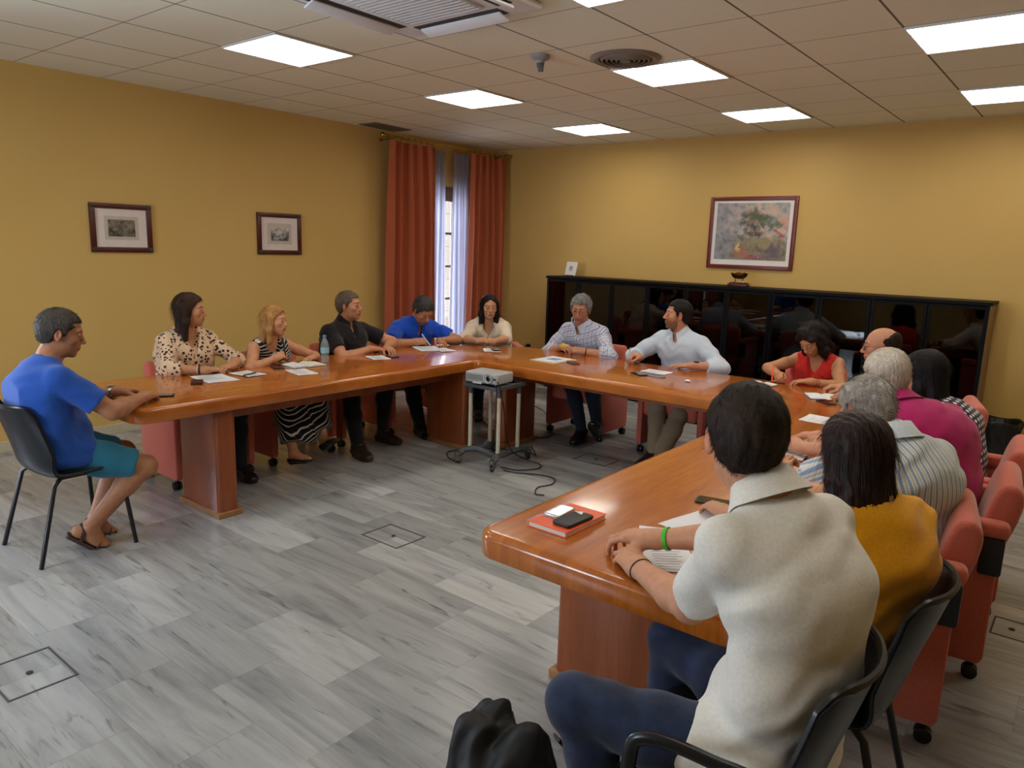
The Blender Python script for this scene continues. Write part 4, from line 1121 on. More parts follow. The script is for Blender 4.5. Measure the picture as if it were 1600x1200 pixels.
    def shoulders(P, F, g=0, k=.035, armhole=None):
        s = P.s; m = 1 if P.g == 'm' else .84
        a = P.nb - P.cu * .01 * s
        for i in (0, 1):
            if armhole is not None:
                w = P.S[i] * (1 - armhole) + P.nb * armhole; cl = (w, nrm(P.S[i] - P.nb + (P.S[i] - P.chest) * .2))
                F.cap(a - P.cu * .03 * s - P.cf * .01, P.S[i], .058 * s * m, .052 * s * m, k, grow=g, clip=cl)
                F.cap(P.nb + P.cu * .03 * s, P.S[i] * .62 + a * .38 + P.cu * .008, .034 * s * m, .036 * s * m, k, grow=g, clip=cl)
                F.cap(P.S[i], P.S[i] * .55 + P.chest * .45, .055 * s * m, .08 * s * m, k, grow=g, clip=cl)
                continue
            F.cap(a - P.cu * .03 * s - P.cf * .01, P.S[i] + P.cu * .0, .058 * s * m, .052 * s * m, k, grow=g)
            F.cap(P.nb + P.cu * .045 * s, P.S[i] * .62 + a * .38 + P.cu * .008, .034 * s * m, .036 * s * m, k, grow=g)
            F.cap(P.S[i], P.S[i] * .55 + P.chest * .45, .055 * s * m, .08 * s * m, k, grow=g)
    def upper_arm(P, F, i, g=0, k=.02, t0=0, t1=1.0, g1=None, endr=0):
        s = P.s * (1 if P.g == 'm' else .86) * (1 + .7 * (P.fat - 1)); S, E = P.S[i], P.E[i]
        r0, r1 = .055 * s, .041 * s
        g1 = g if g1 is None else g1
        mid = S + (E - S) * .45 + nrm(np.cross(np.cross(E - S, P.W[i] - E), E - S) + 1e-6) * .006
        if t1 >= .9:
            F.cap(S, mid, r0, .051 * s, k, grow=g); F.cap(mid, E, .051 * s + g, r1 + g1, k)
        else:
            F.cap(S, S + (E - S) * min(1.1, t1 + .25), r0 + g, .053 * s + g1, k, clip=(S + (E - S) * t1, nrm(E - S)))
    def forearm(P, F, i, g=0, k=.02, t1=1.0, g1=None):
        s = P.s * (1 if P.g == 'm' else .86) * (1 + .5 * (P.fat - 1)); E, W = P.E[i], P.W[i]; g1 = g if g1 is None else g1
        m = E + (W - E) * .28; up = P.HN[i]
        gg = g + (.004 if g else 0)
        F.cap(E, m, .042 * s + gg, .044 * s + gg, k, clip=None if t1 >= 1 else (E + (W - E) * t1, nrm(W - E)))
        if t1 <= .28: return
        rw = .0265 * s; r = .043 * s + (rw - .043 * s) * ((t1 - .28) / .72)
        F.cap(m, E + (W - E) * (t1 if t1 >= 1 else t1 + .2), .043 * s + g, r + g1, k, sq=(np.cross(up, nrm(W - E)), 1.12), clip=None if t1 >= 1 else (E + (W - E) * t1, nrm(W - E)))
    def neck(P, F, g=0, k=.03):
        r = (.057 if P.g == 'm' else .047) * P.s
        F.cap(P.hc_ - P.hU * .055 * P.hs - P.hF * .018, P.nb - P.cu * .02 + P.cf * .008, r, r * 1.1, k, grow=g)
    def legs(P, F, g=0, k=.03, t_th=1.0, t_sh=1.0, g1=None, which=(0, 1)):
        s = P.s * (1 + .6 * (P.fat - 1)); g1 = g if g1 is None else g1
        for i in which:
            H, K, A = P.Hp[i], P.K[i], P.A[i]
            F.cap(H, H + (K - H) * .5, .088 * s, .076 * s, k + .015, grow=g)
            F.cap(H + (K - H) * .5, H + (K - H) * (t_th if t_th >= 1 else t_th + .12), .076 * s + g, (.076 + (.056 - .076) * (t_th - .5) * 2) * s + (g1 if t_th < 1 else g), k, clip=None if t_th >= 1 else (H + (K - H) * t_th, nrm(K - H)))
            if t_th >= 1 and t_sh > 0:
                bk = nrm(np.cross(np.cross(A - K, H - K), A - K))
                m = K + (A - K) * .32 + bk * .012
                F.cap(K, m, .054 * s, .053 * s, k, grow=g)
                F.cap(m, K + (A - K) * (t_sh if t_sh >= 1 else t_sh + .1), .053 * s + g, (.053 + (.034 - .053) * t_sh) * s + g1, k, clip=None if t_sh >= 1 else (K + (A - K) * t_sh, nrm(A - K)))
    def foot(P, F, i, g=0):
        s = P.s * (1 if P.g == 'm' else .88); A = P.A[i]; f = rotv(P.footdir[i], np.cross(P.footdir[i], V3(0, 0, 1)), R(P.footpitch[i]))
        l = nrm(np.cross(V3(0, 0, 1), f)); u = np.cross(f, l)
        heel = A - u * .048 * s - f * .035 * s; ball_ = A - u * .058 * s + f * .12 * s; toe = ball_ + f * .055 * s - u * .002
        F.cap(A, heel, .034 * s, .030 * s, .015, grow=g); F.cap(A, ball_, .036 * s, .024 * s, .02, sq=(l, 1.35), grow=g)
        F.cap(heel, ball_, .027 * s, .027 * s, .02, sq=(l, 1.3), grow=g); F.cap(ball_, toe, .025 * s, .018 * s, .02, sq=(l, 1.6), grow=g)
        return A, f, l, u, s
    def hand(P, F, i):
        s = P.s * (1 if P.g == 'm' else .9); W = P.W[i]; d, n = P.HD[i], P.HN[i]; sd = np.cross(n, d) if i == 0 else -np.cross(n, d)
        cu = P.curl[i]; k = .008
        F.cap(W, W + d * .03 * s, .026 * s, .024 * s, .02, sq=(sd, 1.25))
        L = [(.030, .088, (.040, .024, .019), .0088), (.010, .093, (.044, .027, .021), .0092), (-.010, .088, (.041, .025, .020), .0088), (-.029, .080, (.032, .019, .017), .0078)]
        P.tips = getattr(P, 'tips', {})
        for q, (o, kd, seg, r) in enumerate(L):
            kn = W + d * kd * s + sd * o * s + n * (.004 - .004 * abs(q - 1.3)) * s
            F.cap(W + d * .012 * s + sd * o * .55 * s, kn - d * .006 * s, .0155 * s, .0118 * s, .014)
            c = cu if not hasattr(cu, '__len__') else cu[q]
            a0 = c * 55 + 4 * q * c; dd = d; ph = kn; sp = (1.5 - q) * 4 * (1 - c)
            dd = rotv(dd, n, R(sp) * (1 if i == 0 else -1) * (1 if True else 1))
            for j, (ln, ja) in enumerate(zip(seg, (a0, c * 75 + 6, c * 45 + 4))):
                # bend toward the palm: rotate about sd so that dd goes to -n
                axx = np.cross(dd, -n); axx = nrm(axx) if np.linalg.norm(axx) > .05 else nrm(np.cross(d, -n))
                if j > 0: axx = last
                last = axx
                dd = rotv(dd, axx, R(ja)); e = ph + dd * ln * s
                F.cap(ph, e, r * s * (1 - .07 * j), r * s * (1 - .07 * (j + 1)), .004 if j else .006); ph = e
            P.tips[(i, q)] = ph
        c = cu if not hasattr(cu, '__len__') else cu[4]
        tb = W + d * .022 * s + sd * .022 * s - n * .006 * s
        td = nrm(d * .72 + sd * (.62 - .25 * c) - n * (.18 + .35 * c)); m1 = tb + td * .040 * s
        F.cap(W + d * .02 * s + sd * .012 * s, tb + td * .02 * s, .017 * s, .0155 * s, .015); F.cap(tb, m1, .0145 * s, .0115 * s, .01)
        td2 = nrm(td + d * (.35) - sd * .35 * c - n * .1); m2 = m1 + td2 * .030 * s; F.cap(m1, m2, .0115 * s, .0100 * s, .005)
        td3 = nrm(td2 - sd * .25 * c + d * .1); F.cap(m2, m2 + td3 * .024 * s, .0100 * s, .0082 * s, .004); P.tips[(i, 4)] = m2 + td3 * .024 * s
    def h(P, f, l, u):
        return P.hc_ + (P.hF * f + P.hL * l + P.hU * u) * P.hs
    def head(P, F):
        M = (P.hF, P.hL, P.hU); s = P.hs; h = P.h; m = P.g == 'm'; j = P.jaw * (1 if m else .92)
        F.ell(h(-.012, 0, .028), M, V3(.097, .076, .087) * s, .02)
        F.ell(h(.026, 0, -.035), M, V3(.060, .060 * j, .078) * s, .03)
        F.ell(h(.024, 0, -.074), M, V3(.056, .051 * j, .042) * s, .025)
        F.ell(h(.070, 0, -.101), M, V3(.018, .021 * j, .017) * s, .02)
        for sg in (-1, 1):
            F.ell(h(.058, sg * .041, -.022), M, V3(.024, .022, .022) * s, .02)
            F.cap(h(.082, sg * .012, .030), h(.074, sg * .044, .026), .010 * s, .008 * s, .014)
            F.ell(h(.098, sg * .032, .004), M, V3(.016, .019, .0125) * s, .012, 'd')
            # eyelids
            F.ell(h(.0770, sg * .0315, .0045), M, V3(.0150, .0175, .0125) * s, .004)
            F.ell(h(.0940, sg * .0315, .0012), M, V3(.0080, .0135, .0040) * s, .003, 'd')
            # ear
            ec = h(-.008, sg * .080, -.006); er = (nrm(P.hF + P.hL * sg * .45), nrm(P.hL * sg - P.hF * .45), P.hU)
            F.ell(ec, er, V3(.019, .0075, .032) * s, .006); F.ell(h(-.004, sg * .087, -.002), er, V3(.010, .005, .018) * s, .004, 'd')
            F.ell(h(-.002, sg * .079, -.032), er, V3(.010, .007, .011) * s, .006)
        F.cap(h(.086, 0, .014), h(.107, 0, -.026), .0080 * s, .0105 * s, .012)
        F.ell(h(.1075, 0, -.030), M, V3(.0125, .0125, .0105) * s, .006)
        for sg in (-1, 1): F.ell(h(.096, sg * .0125, -.034), M, V3(.011, .0075, .0075) * s, .006)
        F.ell(h(.080, 0, -.060), M, V3(.017, .028, .020) * s, .016)
        F.cap(h(.0925, -.017, -.0605), h(.0925, .017, -.0605), .0052 * s, .0052 * s, .006); F.ell(h(.0945, 0, -.0595), M, V3(.006, .012, .0055) * s, .005)
        F.cap(h(.0905, -.014, -.0715), h(.0905, .014, -.0715), .0065 * s, .0065 * s, .006)
        F.cap(h(.100, -.024, -.0660), h(.100, .024, -.0660), .0022, .0022, .002, 'd')
    def fine_boxes(P):
        r = .135 * P.s; b = [(P.hc_ - V3(r * .9, r * .9, r), P.hc_ + V3(r * .9, r * .9, r))]
        for i in (0, 1):
            c = P.W[i] + P.HD[i] * .085; b.append((np.minimum(P.W[i], c) - .075, np.maximum(P.W[i], c) + .075))
        return b
    def bounds(P, lower=True):
        J = [P.pel, P.nb, P.hc_, *P.S, *P.E, *P.W, *[P.W[i] + P.HD[i] * .18 for i in (0, 1)]]
        if lower: J += [*P.K, *P.A, *[P.A[i] + P.footdir[i] * .2 for i in (0, 1)], *[P.A[i] - P.footdir[i] * .1 for i in (0, 1)]]
        J = np.array(J); return J.min(0) - .17, J.max(0) + .17
    def local(P, V): return V - P.o[None, :].astype(np.float32)
    def hl(P, V):
        """head-local coordinates"""
        q = (V - P.hc_[None, :]) / P.hs; return q @ P.hF, q @ P.hL, q @ P.hU
    def body(P, bare_feet=(0, 1), stubble=0.0, brow=(60, 44, 36), lip=(168, 96, 88), scalp=None, blush=.0, legskin=True):
        lo, hi = P.bounds(); lo[2] = 0.0
        F = Field(lo, hi, P.hc, P.fine_boxes(), P.hf); P.FB = F
        P.torso(F); P.shoulders(F); P.legs(F); P.neck(F)
        for i in (0, 1): P.upper_arm(F, i); P.forearm(F, i); P.foot(F, i)
        for i in (0, 1): P.hand(F, i)
        P.head(F)
        V, Q = F.mesh(); P.FB = None
        V = relax(V, Q, 1, .35)
        col = np.tile(np.array([*rgb(*P.skin), 1], np.float32), (len(V), 1))
        f, l, u = P.hl(V); al = np.abs(l)
        near = (np.abs(f) < .14) & (al < .11) & (np.abs(u) < .14)
        def paint(mask, c, amt=1.0):
            a = (np.clip(mask, 0, 1) * amt * near)[:, None]; col[:, :3] = col[:, :3] * (1 - a) + np.array(rgb(*c), np.float32)[None] * a
        sk = P.skin; red = (min(255, sk[0] + 2), int(sk[1] * .82), int(sk[2] * .80))
        paint(np.clip(1 - np.sqrt(((f - .07) / .05) ** 2 + ((al - .045) / .03) ** 2 + ((u + .03) / .03) ** 2), 0, 1), red, .30 + blush)
        paint(np.clip(1.3 - np.sqrt(((f - .108) / .02) ** 2 + (l / .02) ** 2 + ((u + .03) / .018) ** 2), 0, 1), red, .25)
        paint((al > .076) * (np.abs(f + .006) < .03) * (np.abs(u + .008) < .045), red, .5)
        if stubble:
            mk = np.clip((-.036 - u - .25 * (al - .0)) / .02 + .4, 0, 1) * np.clip((f - .0) / .02, 0, 1) * (u < -.03) + np.clip(1 - ((al - .06) / .02) ** 2, 0, 1) * (u < .0) * (f > .005) * (f < .04) * .6
            mk = mk + (np.abs(u + .046) < .008) * (al < .032) * (f > .07)
            paint(mk, brow, stubble)
        # lips
        paint(np.clip((1 - ((al / .026) ** 2 + ((u + .066) / .0115) ** 2)) * 2.2, 0, 1) * (f > .075), lip, .85)
        paint(np.clip(1.4 - np.abs(u + .066) / .0022, 0, 1) * (al < .025) * (f > .07), (84, 40, 36), .8)
        # brows
        bu_ = .0285 + .14 * (al - .015) - .9 * np.maximum(al - .038, 0)
        paint(np.clip(1.4 - np.abs(u - bu_) / .0034, 0, 1) * (al > .012) * (al < .05) * (f > .05), brow, .85)
        # eye rim
        e = np.sqrt(((al - .0315) / .0165) ** 2 + ((u - .003) / .0085) ** 2)
        paint(np.clip(1.5 - np.abs(e - .95) * 7, 0, 1) * (f > .06) * (u > .004), (60, 40, 34), .8)
        if scalp is not None: paint(scalp(f, l, u), P.scalpcol, .8)
        np_mesh('body', P.local(V), Q, M_SKIN, P.root, {'Col': col})
        # eyes
        look = P.hF
        for sg in (-1, 1):
            bm = B(); t_ = bmesh.new(); bmesh.ops.create_icosphere(t_, subdivisions=4, radius=.0118 * P.hs); addto(bm, t_)
            o = obj('eye', bm, [M_SCL, M_IRIS, M_PUP], P.root, 180)
            c = P.h(.0783, sg * .0315, .0020) - P.o
            lk = nrm(P.hF + P.hL * getattr(P, 'eyeside', 0)); fx = np.cross(V3(0, 0, 1), lk); fx = nrm(fx); uz = np.cross(lk, fx)
            o.matrix_local = Matrix([[lk[0], fx[0], uz[0], c[0]], [lk[1], fx[1], uz[1], c[1]], [lk[2], fx[2], uz[2], c[2]], [0, 0, 0, 1]])
            for p_ in o.data.polygons:
                a = p_.center.normalized().x
                p_.material_index = 2 if a > .955 else (1 if a > .84 else 0)
        return P
    def cloth(P, name, mat, build, h=.0085, folds=.0035, fseed=3, bounds=None, fsc=38, lab=None, rel=1):
        lo, hi = bounds if bounds else P.bounds()
        lo = lo.copy(); lo[2] = max(lo[2], .002)
        F = Field(lo, hi, h); build(F)
        if folds:
            sd = P.seed * 7 + fseed
            def fn(X, Y, Z):
                a = noise3(X, Y, Z, sd, fsc * .35) * 1.2
                u = X * P.cu[0] + Y * P.cu[1] + Z * P.cu[2]; l_ = X * P.tl[0] + Y * P.tl[1]
                w = np.sin(u * fsc * 1.5 + 2.2 * a + l_ * fsc * .6) * (.6 + .4 * noise3(X, Y, Z, sd + 1, 9))
                return -folds * (w * .7 + a * .6)
            F.func(fn, lo, hi)
            if hasattr(F, 'post'): F.post()
        if getattr(P, 'cuts', None):
            for c in P.cuts: c(F)
            P.cuts = None
        V, Q = F.mesh()
        if rel: V = relax(V, Q, rel, .5)
        q = V - P.chest[None, :]
        pat = np.stack([q @ P.tl, q @ P.cf, q @ P.cu], 1)
        # sleeves follow their own arm
        for i in (0, 1):
            for a, b_ in ((P.S[i], P.E[i]), (P.E[i], P.W[i])):
                ab = b_ - a; t = ((V - a) @ ab) / (ab @ ab); d = np.linalg.norm(V - a - np.clip(t, 0, 1)[:, None] * ab, axis=1)
                m_ = (d < .078) & (t > .25 if a is P.S[i] else t > 0) & (np.abs(q @ P.tl) > .10)
                ax1 = nrm(ab); s1 = nrm(np.cross(ax1, P.cf)); s2 = np.cross(ax1, s1); w = V - a
                pat[m_] = np.stack([w @ s1, w @ s2, w @ ax1], 1)[m_]
        o = np_mesh(name, P.local(V), Q, mat, P.root, {'pat': pat})
        if lab: o['label'] = lab
        return o
    def cut_plane(P, p, n, box_r=None, k=.004):
        def c(F):
            if box_r is None: F.half(p, n, k)
            else: F.half(p, n, k, 'i', np.asarray(p) - box_r, np.asarray(p) + box_r)
        return c
    def shirt(P, mat, sleeve=.55, thick=.010, hem=.0, neck='crew', name='shirt', loose=.006, folds=.0035, h=.0075, lab=None, vdeep=.14, sleeve_g=.014, cuffroll=False, noarm=False, strap=False):
        """sleeve: 0 none .. 1 elbow .. 2 wrist"""
        def build(F):
            P.torso(F, thick + loose, .05); F.cap(P.chest + P.cu * .03 + P.cf * .02, P.waist, .098 * P.s * P.fat, .098 * P.s * P.fat, .05, sq=(P.tl, 1.5), grow=thick + loose)
            for i in (0, 1): F.cap(P.Hp[i], P.Hp[i] + (P.K[i] - P.Hp[i]) * .22, .088 * P.s * (1 + .6 * (P.fat - 1)), .08 * P.s * (1 + .6 * (P.fat - 1)), .05, grow=thick + .012)
            if not noarm: P.shoulders(F, thick, .035, None if sleeve > 0 else .22)
            for i in (0, 1):
                if noarm: break
                if sleeve <= 0: continue
                if sleeve <= 1: P.upper_arm(F, i, thick, .02, 0, min(sleeve, 1), sleeve_g)
                else:
                    P.upper_arm(F, i, thick, .02); P.forearm(F, i, thick, .02, sleeve - 1, sleeve_g)
            if noarm and strap:
                for i in (0, 1):
                    mid = P.S[i] * .5 + P.nb * .5
                    F.cap(mid + P.cf * .03 + P.cu * .0, P.chest + P.cf * .06 + P.tl * (.07 if i else -.07), .05, .07, .03, grow=thick); F.cap(mid - P.cf * .02, P.chest - P.cf * .03 + P.tl * (.07 if i else -.07), .05, .07, .03, grow=thick)
        cuts = []
        z0 = P.pel[2] + hem
        cuts.append(lambda F: F.half((0, 0, P.pel[2] - .075 + hem), (0, 0, -1), .004))
        def neckcut(F):
            top = P.hc_ - P.hU * .05
            r = {'crew': .070, 'polo': .055, 'shirt': .055, 'v': .064, 'wide': .095}[neck] * P.s * (1 if P.g == 'm' else .9)
            F.cap(P.nb + P.cu * .022 + P.cf * .014, top + P.cf * .01, r, r * 1.3, .006, 'd')
            if neck in ('v', 'polo', 'shirt', 'wide'):
                dp = {'v': vdeep, 'polo': .075, 'shirt': .055, 'wide': .06}[neck]
                st = P.nb + P.cf * .075 + P.cu * .01; en = P.nb + P.cf * (.13 + .03 * bool(P.bust)) - P.cu * dp
                F.cap(st, en, .048 * P.s * (1.25 if neck == 'v' else .8), .006, .004, 'd')
                F.cap(st + P.cf * .04, en + P.cf * .03, .055 * P.s * (1.2 if neck == 'v' else .7), .010, .004, 'd')
        cuts.append(neckcut); P.cuts = cuts
        lo, hi = P.bounds(False)
        return P.cloth(name, mat, build, h, folds, bounds=(lo, hi), lab=lab)
    def collar(P, mat, r=.0, hgt=.035, open_=.6, name='collar', spread=1.0):
        """folded collar round the neck, open at the front"""
        rows = []; n = 40; s = P.s * (1 if P.g == 'm' else .88); c = P.nb + P.cu * .062 * P.s + P.cf * .010
        for (rad, up_, fw) in ((.058, .012, 0), (.060, .030, 0), (.066, .028, .0), (.082, -.010, .004), (.096, -.034, .006)):
            row = []
            for k in range(n + 1):
                a = -PI + 2 * PI * k / n; a = a * (1 - open_ * .12)
                front = max(0, -math.cos(a)) if False else max(0, math.cos(PI - abs(a)))
                # a = 0 back, +-pi front
                ca, sa = math.cos(a), math.sin(a); fr = max(0, -ca)
                p = c - P.cf * (ca * rad * s * (1.0 + .10 * fr)) + P.tl * (sa * rad * s * 1.08 * spread) + P.cu * ((up_ - .045 * fr ** 1.5 - (.022 * fr ** 4 if rad > .075 else 0)) * s)
                row.append(tuple(p - P.o))
            rows.append(row)
        bm = B(); grid(bm, rows, 0)
        bmesh.ops.solidify(bm, geom=bm.faces[:], thickness=.0022)
        return obj(name, bm, mat, P.root, 60)
    def trousers(P, mat, t_th=1.0, t_sh=1.0, thick=.012, name='trousers', h=.009, folds=.004, flare=.012, lab=None, top=.11):
        def build(F):
            F.cap(P.pel + V3(0, 0, -.005), P.pel * .55 + P.waist * .45, .112 * P.s * P.fat, .104 * P.s * P.fat, .05, sq=(P.bl, 1.55), grow=thick * .6)
            if P.belly: F.ell(P.pel * .45 + P.waist * .55 + P.perp * (.045 + .05 * P.belly), (P.perp, P.bl, np.cross(P.perp, P.bl)), (.09 + .05 * P.belly, .125 * P.fat, .12), .05, grow=thick * .6)
            P.legs(F, thick, .03, t_th, t_sh, flare)
        cuts = [lambda F: F.half(P.pel + V3(0, 0, top), (0, 0, 1), .004)]
        P.cuts = cuts
        J = np.array([P.pel, *P.Hp, *P.K, *P.A]); lo = J.min(0) - .2; hi = J.max(0) + .2; hi[2] = P.pel[2] + .2
        return P.cloth(name, mat, build, h, folds, 9, (lo, hi), 30, lab)
    def skirt(P, mat, name='skirt', t=.9, thick=.02):
        """long skirt: hull over both legs"""
        def build(F):
            F.cap(P.pel, P.pel * .5 + P.waist * .5, .112 * P.s, .10 * P.s, .05, sq=(P.bl, 1.5), grow=.012)
            P.legs(F, thick, .09, 1.0, t, thick + .035)
            mk = (P.K[0] + P.K[1]) / 2; mh = (P.Hp[0] + P.Hp[1]) / 2; ma = (P.A[0] + P.A[1]) / 2
            F.cap(mh, mk, .08, .07, .08, sq=(P.bl, 1.5)); F.cap(mk, mk + (ma - mk) * t, .06, .075, .08, sq=(P.bl, 1.3))
        cuts = [lambda F: F.half(P.pel + V3(0, 0, .06), (0, 0, 1), .004)]
        zc = min(P.A[0][2], P.A[1][2]) + .06
        cuts.append(lambda F: F.half((0, 0, zc), (0, 0, -1), .004)); P.cuts = cuts
        J = np.array([P.pel, *P.Hp, *P.K, *P.A]); lo = J.min(0) - .2; hi = J.max(0) + .2; hi[2] = P.pel[2] + .2
        return P.cloth(name, mat, build, .008, .006, 9, (lo, hi), 34)
    def shoe(P, mat, i, sole=None, h=.007, name='shoe', low=0.0):
        A = P.A[i]; lo = A - .3; hi = A + .3; lo[2] = 0.001
        F = Field(lo, hi, h); A, f, l, u, s = P.foot(F, i, .007)
        F.half(A + u * (.022 - low * 1.7), u + f * .15, .003)
        V, Q = F.mesh()
        o = np_mesh(name, P.local(relax(V, Q, 1)), Q, mat, P.root, {'pat': V})
        rows = []
        for dz in (-.093, -.076):
            rows.append(dz)
        bm = B(); pts = [(-.062, -.022), (-.068, 0), (-.062, .022), (-.03, .033), (.05, .038), (.12, .047), (.17, .040), (.193, .012), (.193, -.012), (.17, -.040), (.12, -.047), (.05, -.038), (-.03, -.033)]
        prism(bm, [(x * s, y * s) for x, y in pts], -.090 * s, -.074 * s, .004, 2)
        M4 = Matrix([[f[0], l[0], u[0], (A - P.o)[0]], [f[1], l[1], u[1], (A - P.o)[1]], [f[2], l[2], u[2], (A - P.o)[2]], [0, 0, 0, 1]])
        bmesh.ops.transform(bm, matrix=M4, verts=bm.verts)
        obj('sole', bm, sole or mat, o)
        return o
    def hair(P, mat, t=.012, poly=None, extra=None, strands=2500, slen=.03, lift=.35, down=0.0, comb=(-1, 0, 0), h=.0045, name='hair', texture=.0016, width=.0011, sub=None, puff=0, seedoff=0, tmul=(1, 1, 1), yshift=0.0):
        """shell over the cranium limited by a side profile polygon in (f,u)"""
        s = P.hs; M = (P.hF, P.hL, P.hU)
        c0 = P.h(-.014, 0, .030); r = V3(.099 * tmul[0], .079 * tmul[1], .089 * tmul[2]) * s
        J = [P.hc_ - .17, P.hc_ + .17]
        if extra:
            for e in extra: J += [P.h(*e[0]) - .09, P.h(*e[0]) + .09, P.h(*e[1]) - .09, P.h(*e[1]) + .09]
        J = np.array(J); lo, hi = J.min(0), J.max(0)
        F = Field(lo, hi, h)
        F.ell(c0, M, r, 0, grow=t)
        F.ell(P.h(-.030, 0, -.012), M, V3(.074, .070, .075) * s, .02, grow=t * .55)   # back of the skull
        poly = poly or [(.088, .070), (.080, .130), (-.14, .14), (-.14, -.02), (-.100, -.066), (-.062, -.074), (-.030, -.045), (-.022, -.012), (-.012, .026), (.006, .030), (.014, -.008), (.026, -.008), (.032, .022), (.052, .042), (.062, .066)]
        pl = np.array(poly, float)
        sl = (slice(None),) * 3; X, Y, Z = F.pts(sl)
        X = X - P.hc_[0]; Y = Y - P.hc_[1]; Z = Z - P.hc_[2]
        f = (X * P.hF[0] + Y * P.hF[1] + Z * P.hF[2]) / s; u = (X * P.hU[0] + Y * P.hU[1] + Z * P.hU[2]) / s; l = (X * P.hL[0] + Y * P.hL[1] + Z * P.hL[2]) / s
        f = f + np.abs(l) * .25 * (u > .055)            # rounded forehead line
        d = np.full(f.shape, 1e9, np.float32); sg = np.ones(f.shape, np.float32)
        for a, b_ in zip(pl, np.roll(pl, -1, 0)):
            e0 = b_ - a; wx = f - a[0]; wy = u - a[1]; tt = np.clip((wx * e0[0] + wy * e0[1]) / (e0 @ e0), 0, 1)
            d = np.minimum(d, (wx - e0[0] * tt) ** 2 + (wy - e0[1] * tt) ** 2)
            c1 = u >= a[1]; c2 = u < b_[1]; c3 = e0[0] * wy > e0[1] * wx
            fl = (c1 & c2 & c3) | (~c1 & ~c2 & ~c3); sg = np.where(fl, -sg, sg)
        d = (np.sqrt(d) * sg * s).astype(np.float32)
        F.comb(sl, d, .010, 'i')
        if sub:
            for (c, rr) in sub: F.ell(P.h(*c), M, V3(*rr) * s, .008, 'd')
        if extra:
            for e in extra: F.cap(P.h(*e[0]), P.h(*e[1]), e[2] * s, e[3] * s, e[4] if len(e) > 4 else .02, sq=(e[5][0] * P.hF + e[5][1] * P.hL + e[5][2] * P.hU, e[5][3]) if len(e) > 5 else None)
            # keep the face clear
            for q in getattr(P, 'faceclear', ()): F.ell(P.h(*q[0]), M, V3(*q[1]) * s, .012, 'd')
        if texture:
            sd = P.seed * 3 + 11
            fr = 420 if not puff else 160
            F.func(lambda X, Y, Z: -texture * (np.sin(fr * ((X - P.hc_[0]) * P.hL[0] + (Y - P.hc_[1]) * P.hL[1]) + 3 * noise3(X, Y, Z, sd, 30)) + 1.3 * noise3(X, Y, Z, sd + 5, 60)) - puff * noise3(X, Y, Z, sd + 9, 34), lo, hi)
        V, Q = F.mesh(); V = relax(V, Q, 1, .3); N = vnormals(V, Q)
        # strands
        rs = np.random.RandomState(P.seed + seedoff); allV = [V]; nV = len(V); quads = [Q]
        if strands:
            idx = rs.choice(nV, strands); p0 = V[idx]; n0 = N[idx]
            g = comb[0] * P.hF + comb[1] * P.hL + comb[2] * P.hU; g = g[None, :] + rs.normal(0, .25, (strands, 3))
            away = p0 - P.h(-.02, 0, .11)[None]; away /= np.linalg.norm(away, axis=1, keepdims=True) + 1e-9
            fl_ = ((p0 - P.hc_[None]) @ P.hF) / s; w_ = np.clip((.045 - fl_) / .04, 0, 1)[:, None] if down else 1.0; dn = down * w_
            if down: g = comb[0] * P.hF[None, :] + rs.normal(0, .10, (strands, 3))
            g = g * .5 + away * .8 + np.array([[0, 0, -1]]) * dn
            g = g - (g * n0).sum(1, keepdims=True) * n0; g /= np.linalg.norm(g, axis=1, keepdims=True) + 1e-9
            L = slen * rs.uniform(.5, 1.2, (strands, 1)) * (.35 + .65 * w_); side = np.cross(g, n0); side /= np.linalg.norm(side, axis=1, keepdims=True) + 1e-9
            w = width * rs.uniform(.7, 1.3, (strands, 1)); ringsL = []
            for q_, (a, b_) in enumerate(((0, 0), (.5, .5), (1, 1))):
                c = p0 - n0 * .0015 + g * L * a + n0 * L * lift * (a - .35 * a * a) + np.array([[0, 0, -1]]) * L * dn * .3 * a * a
                ww = w * (1 - .85 * a); ringsL.append((c - side * ww, c + side * ww))
            base = nV
            for a, b_ in ringsL: allV += [a, b_]
            k = np.arange(strands)
            for q_ in range(2):
                o0 = base + q_ * 2 * strands
                quads.append(np.stack([o0 + k, o0 + strands + k, o0 + 3 * strands + k, o0 + 2 * strands + k], 1))
        V2 = np.concatenate(allV).astype(np.float32); Q2 = np.concatenate(quads)
        return np_mesh(name, P.local(V2), Q2, mat, P.root)
    def glasses(P, col=(70, 60, 54)):
        g = plain('glasses_metal', rgb(*col), .3, 0, metal=.6); s = P.hs
        bm = B()
        def w(f, l, u): return tuple(P.h(f, l, u) - P.o)
        for sg in (-1, 1):
            c = [w(.104 - .006 * abs(math.cos(a)), sg * .032 + .023 * math.cos(a), .000 + .016 * math.sin(a)) for a in [k * PI / 9 for k in range(19)]]
            tube(bm, c, .0012, 6); tube(bm, [w(.098, sg * .056, .006), w(.05, sg * .078, .006), w(-.012, sg * .083, .004), w(-.026, sg * .082, -.016)], .0014, 6)
        tube(bm, [w(.103, -.010, .004), w(.108, 0, .007), w(.103, .010, .004)], .0012, 6)
        o = obj('glasses', bm, g, P.root, 60)
        bm = B()
        for sg in (-1, 1):
            c = [w(.103, sg * .032 + .022 * math.cos(a), .000 + .015 * math.sin(a)) for a in [k * PI / 9 for k in range(18)]]
            t = bmesh.new(); t.faces.new([t.verts.new(p) for p in c]); addto(bm, t)
        obj('lens', bm, M_GLASS, o)
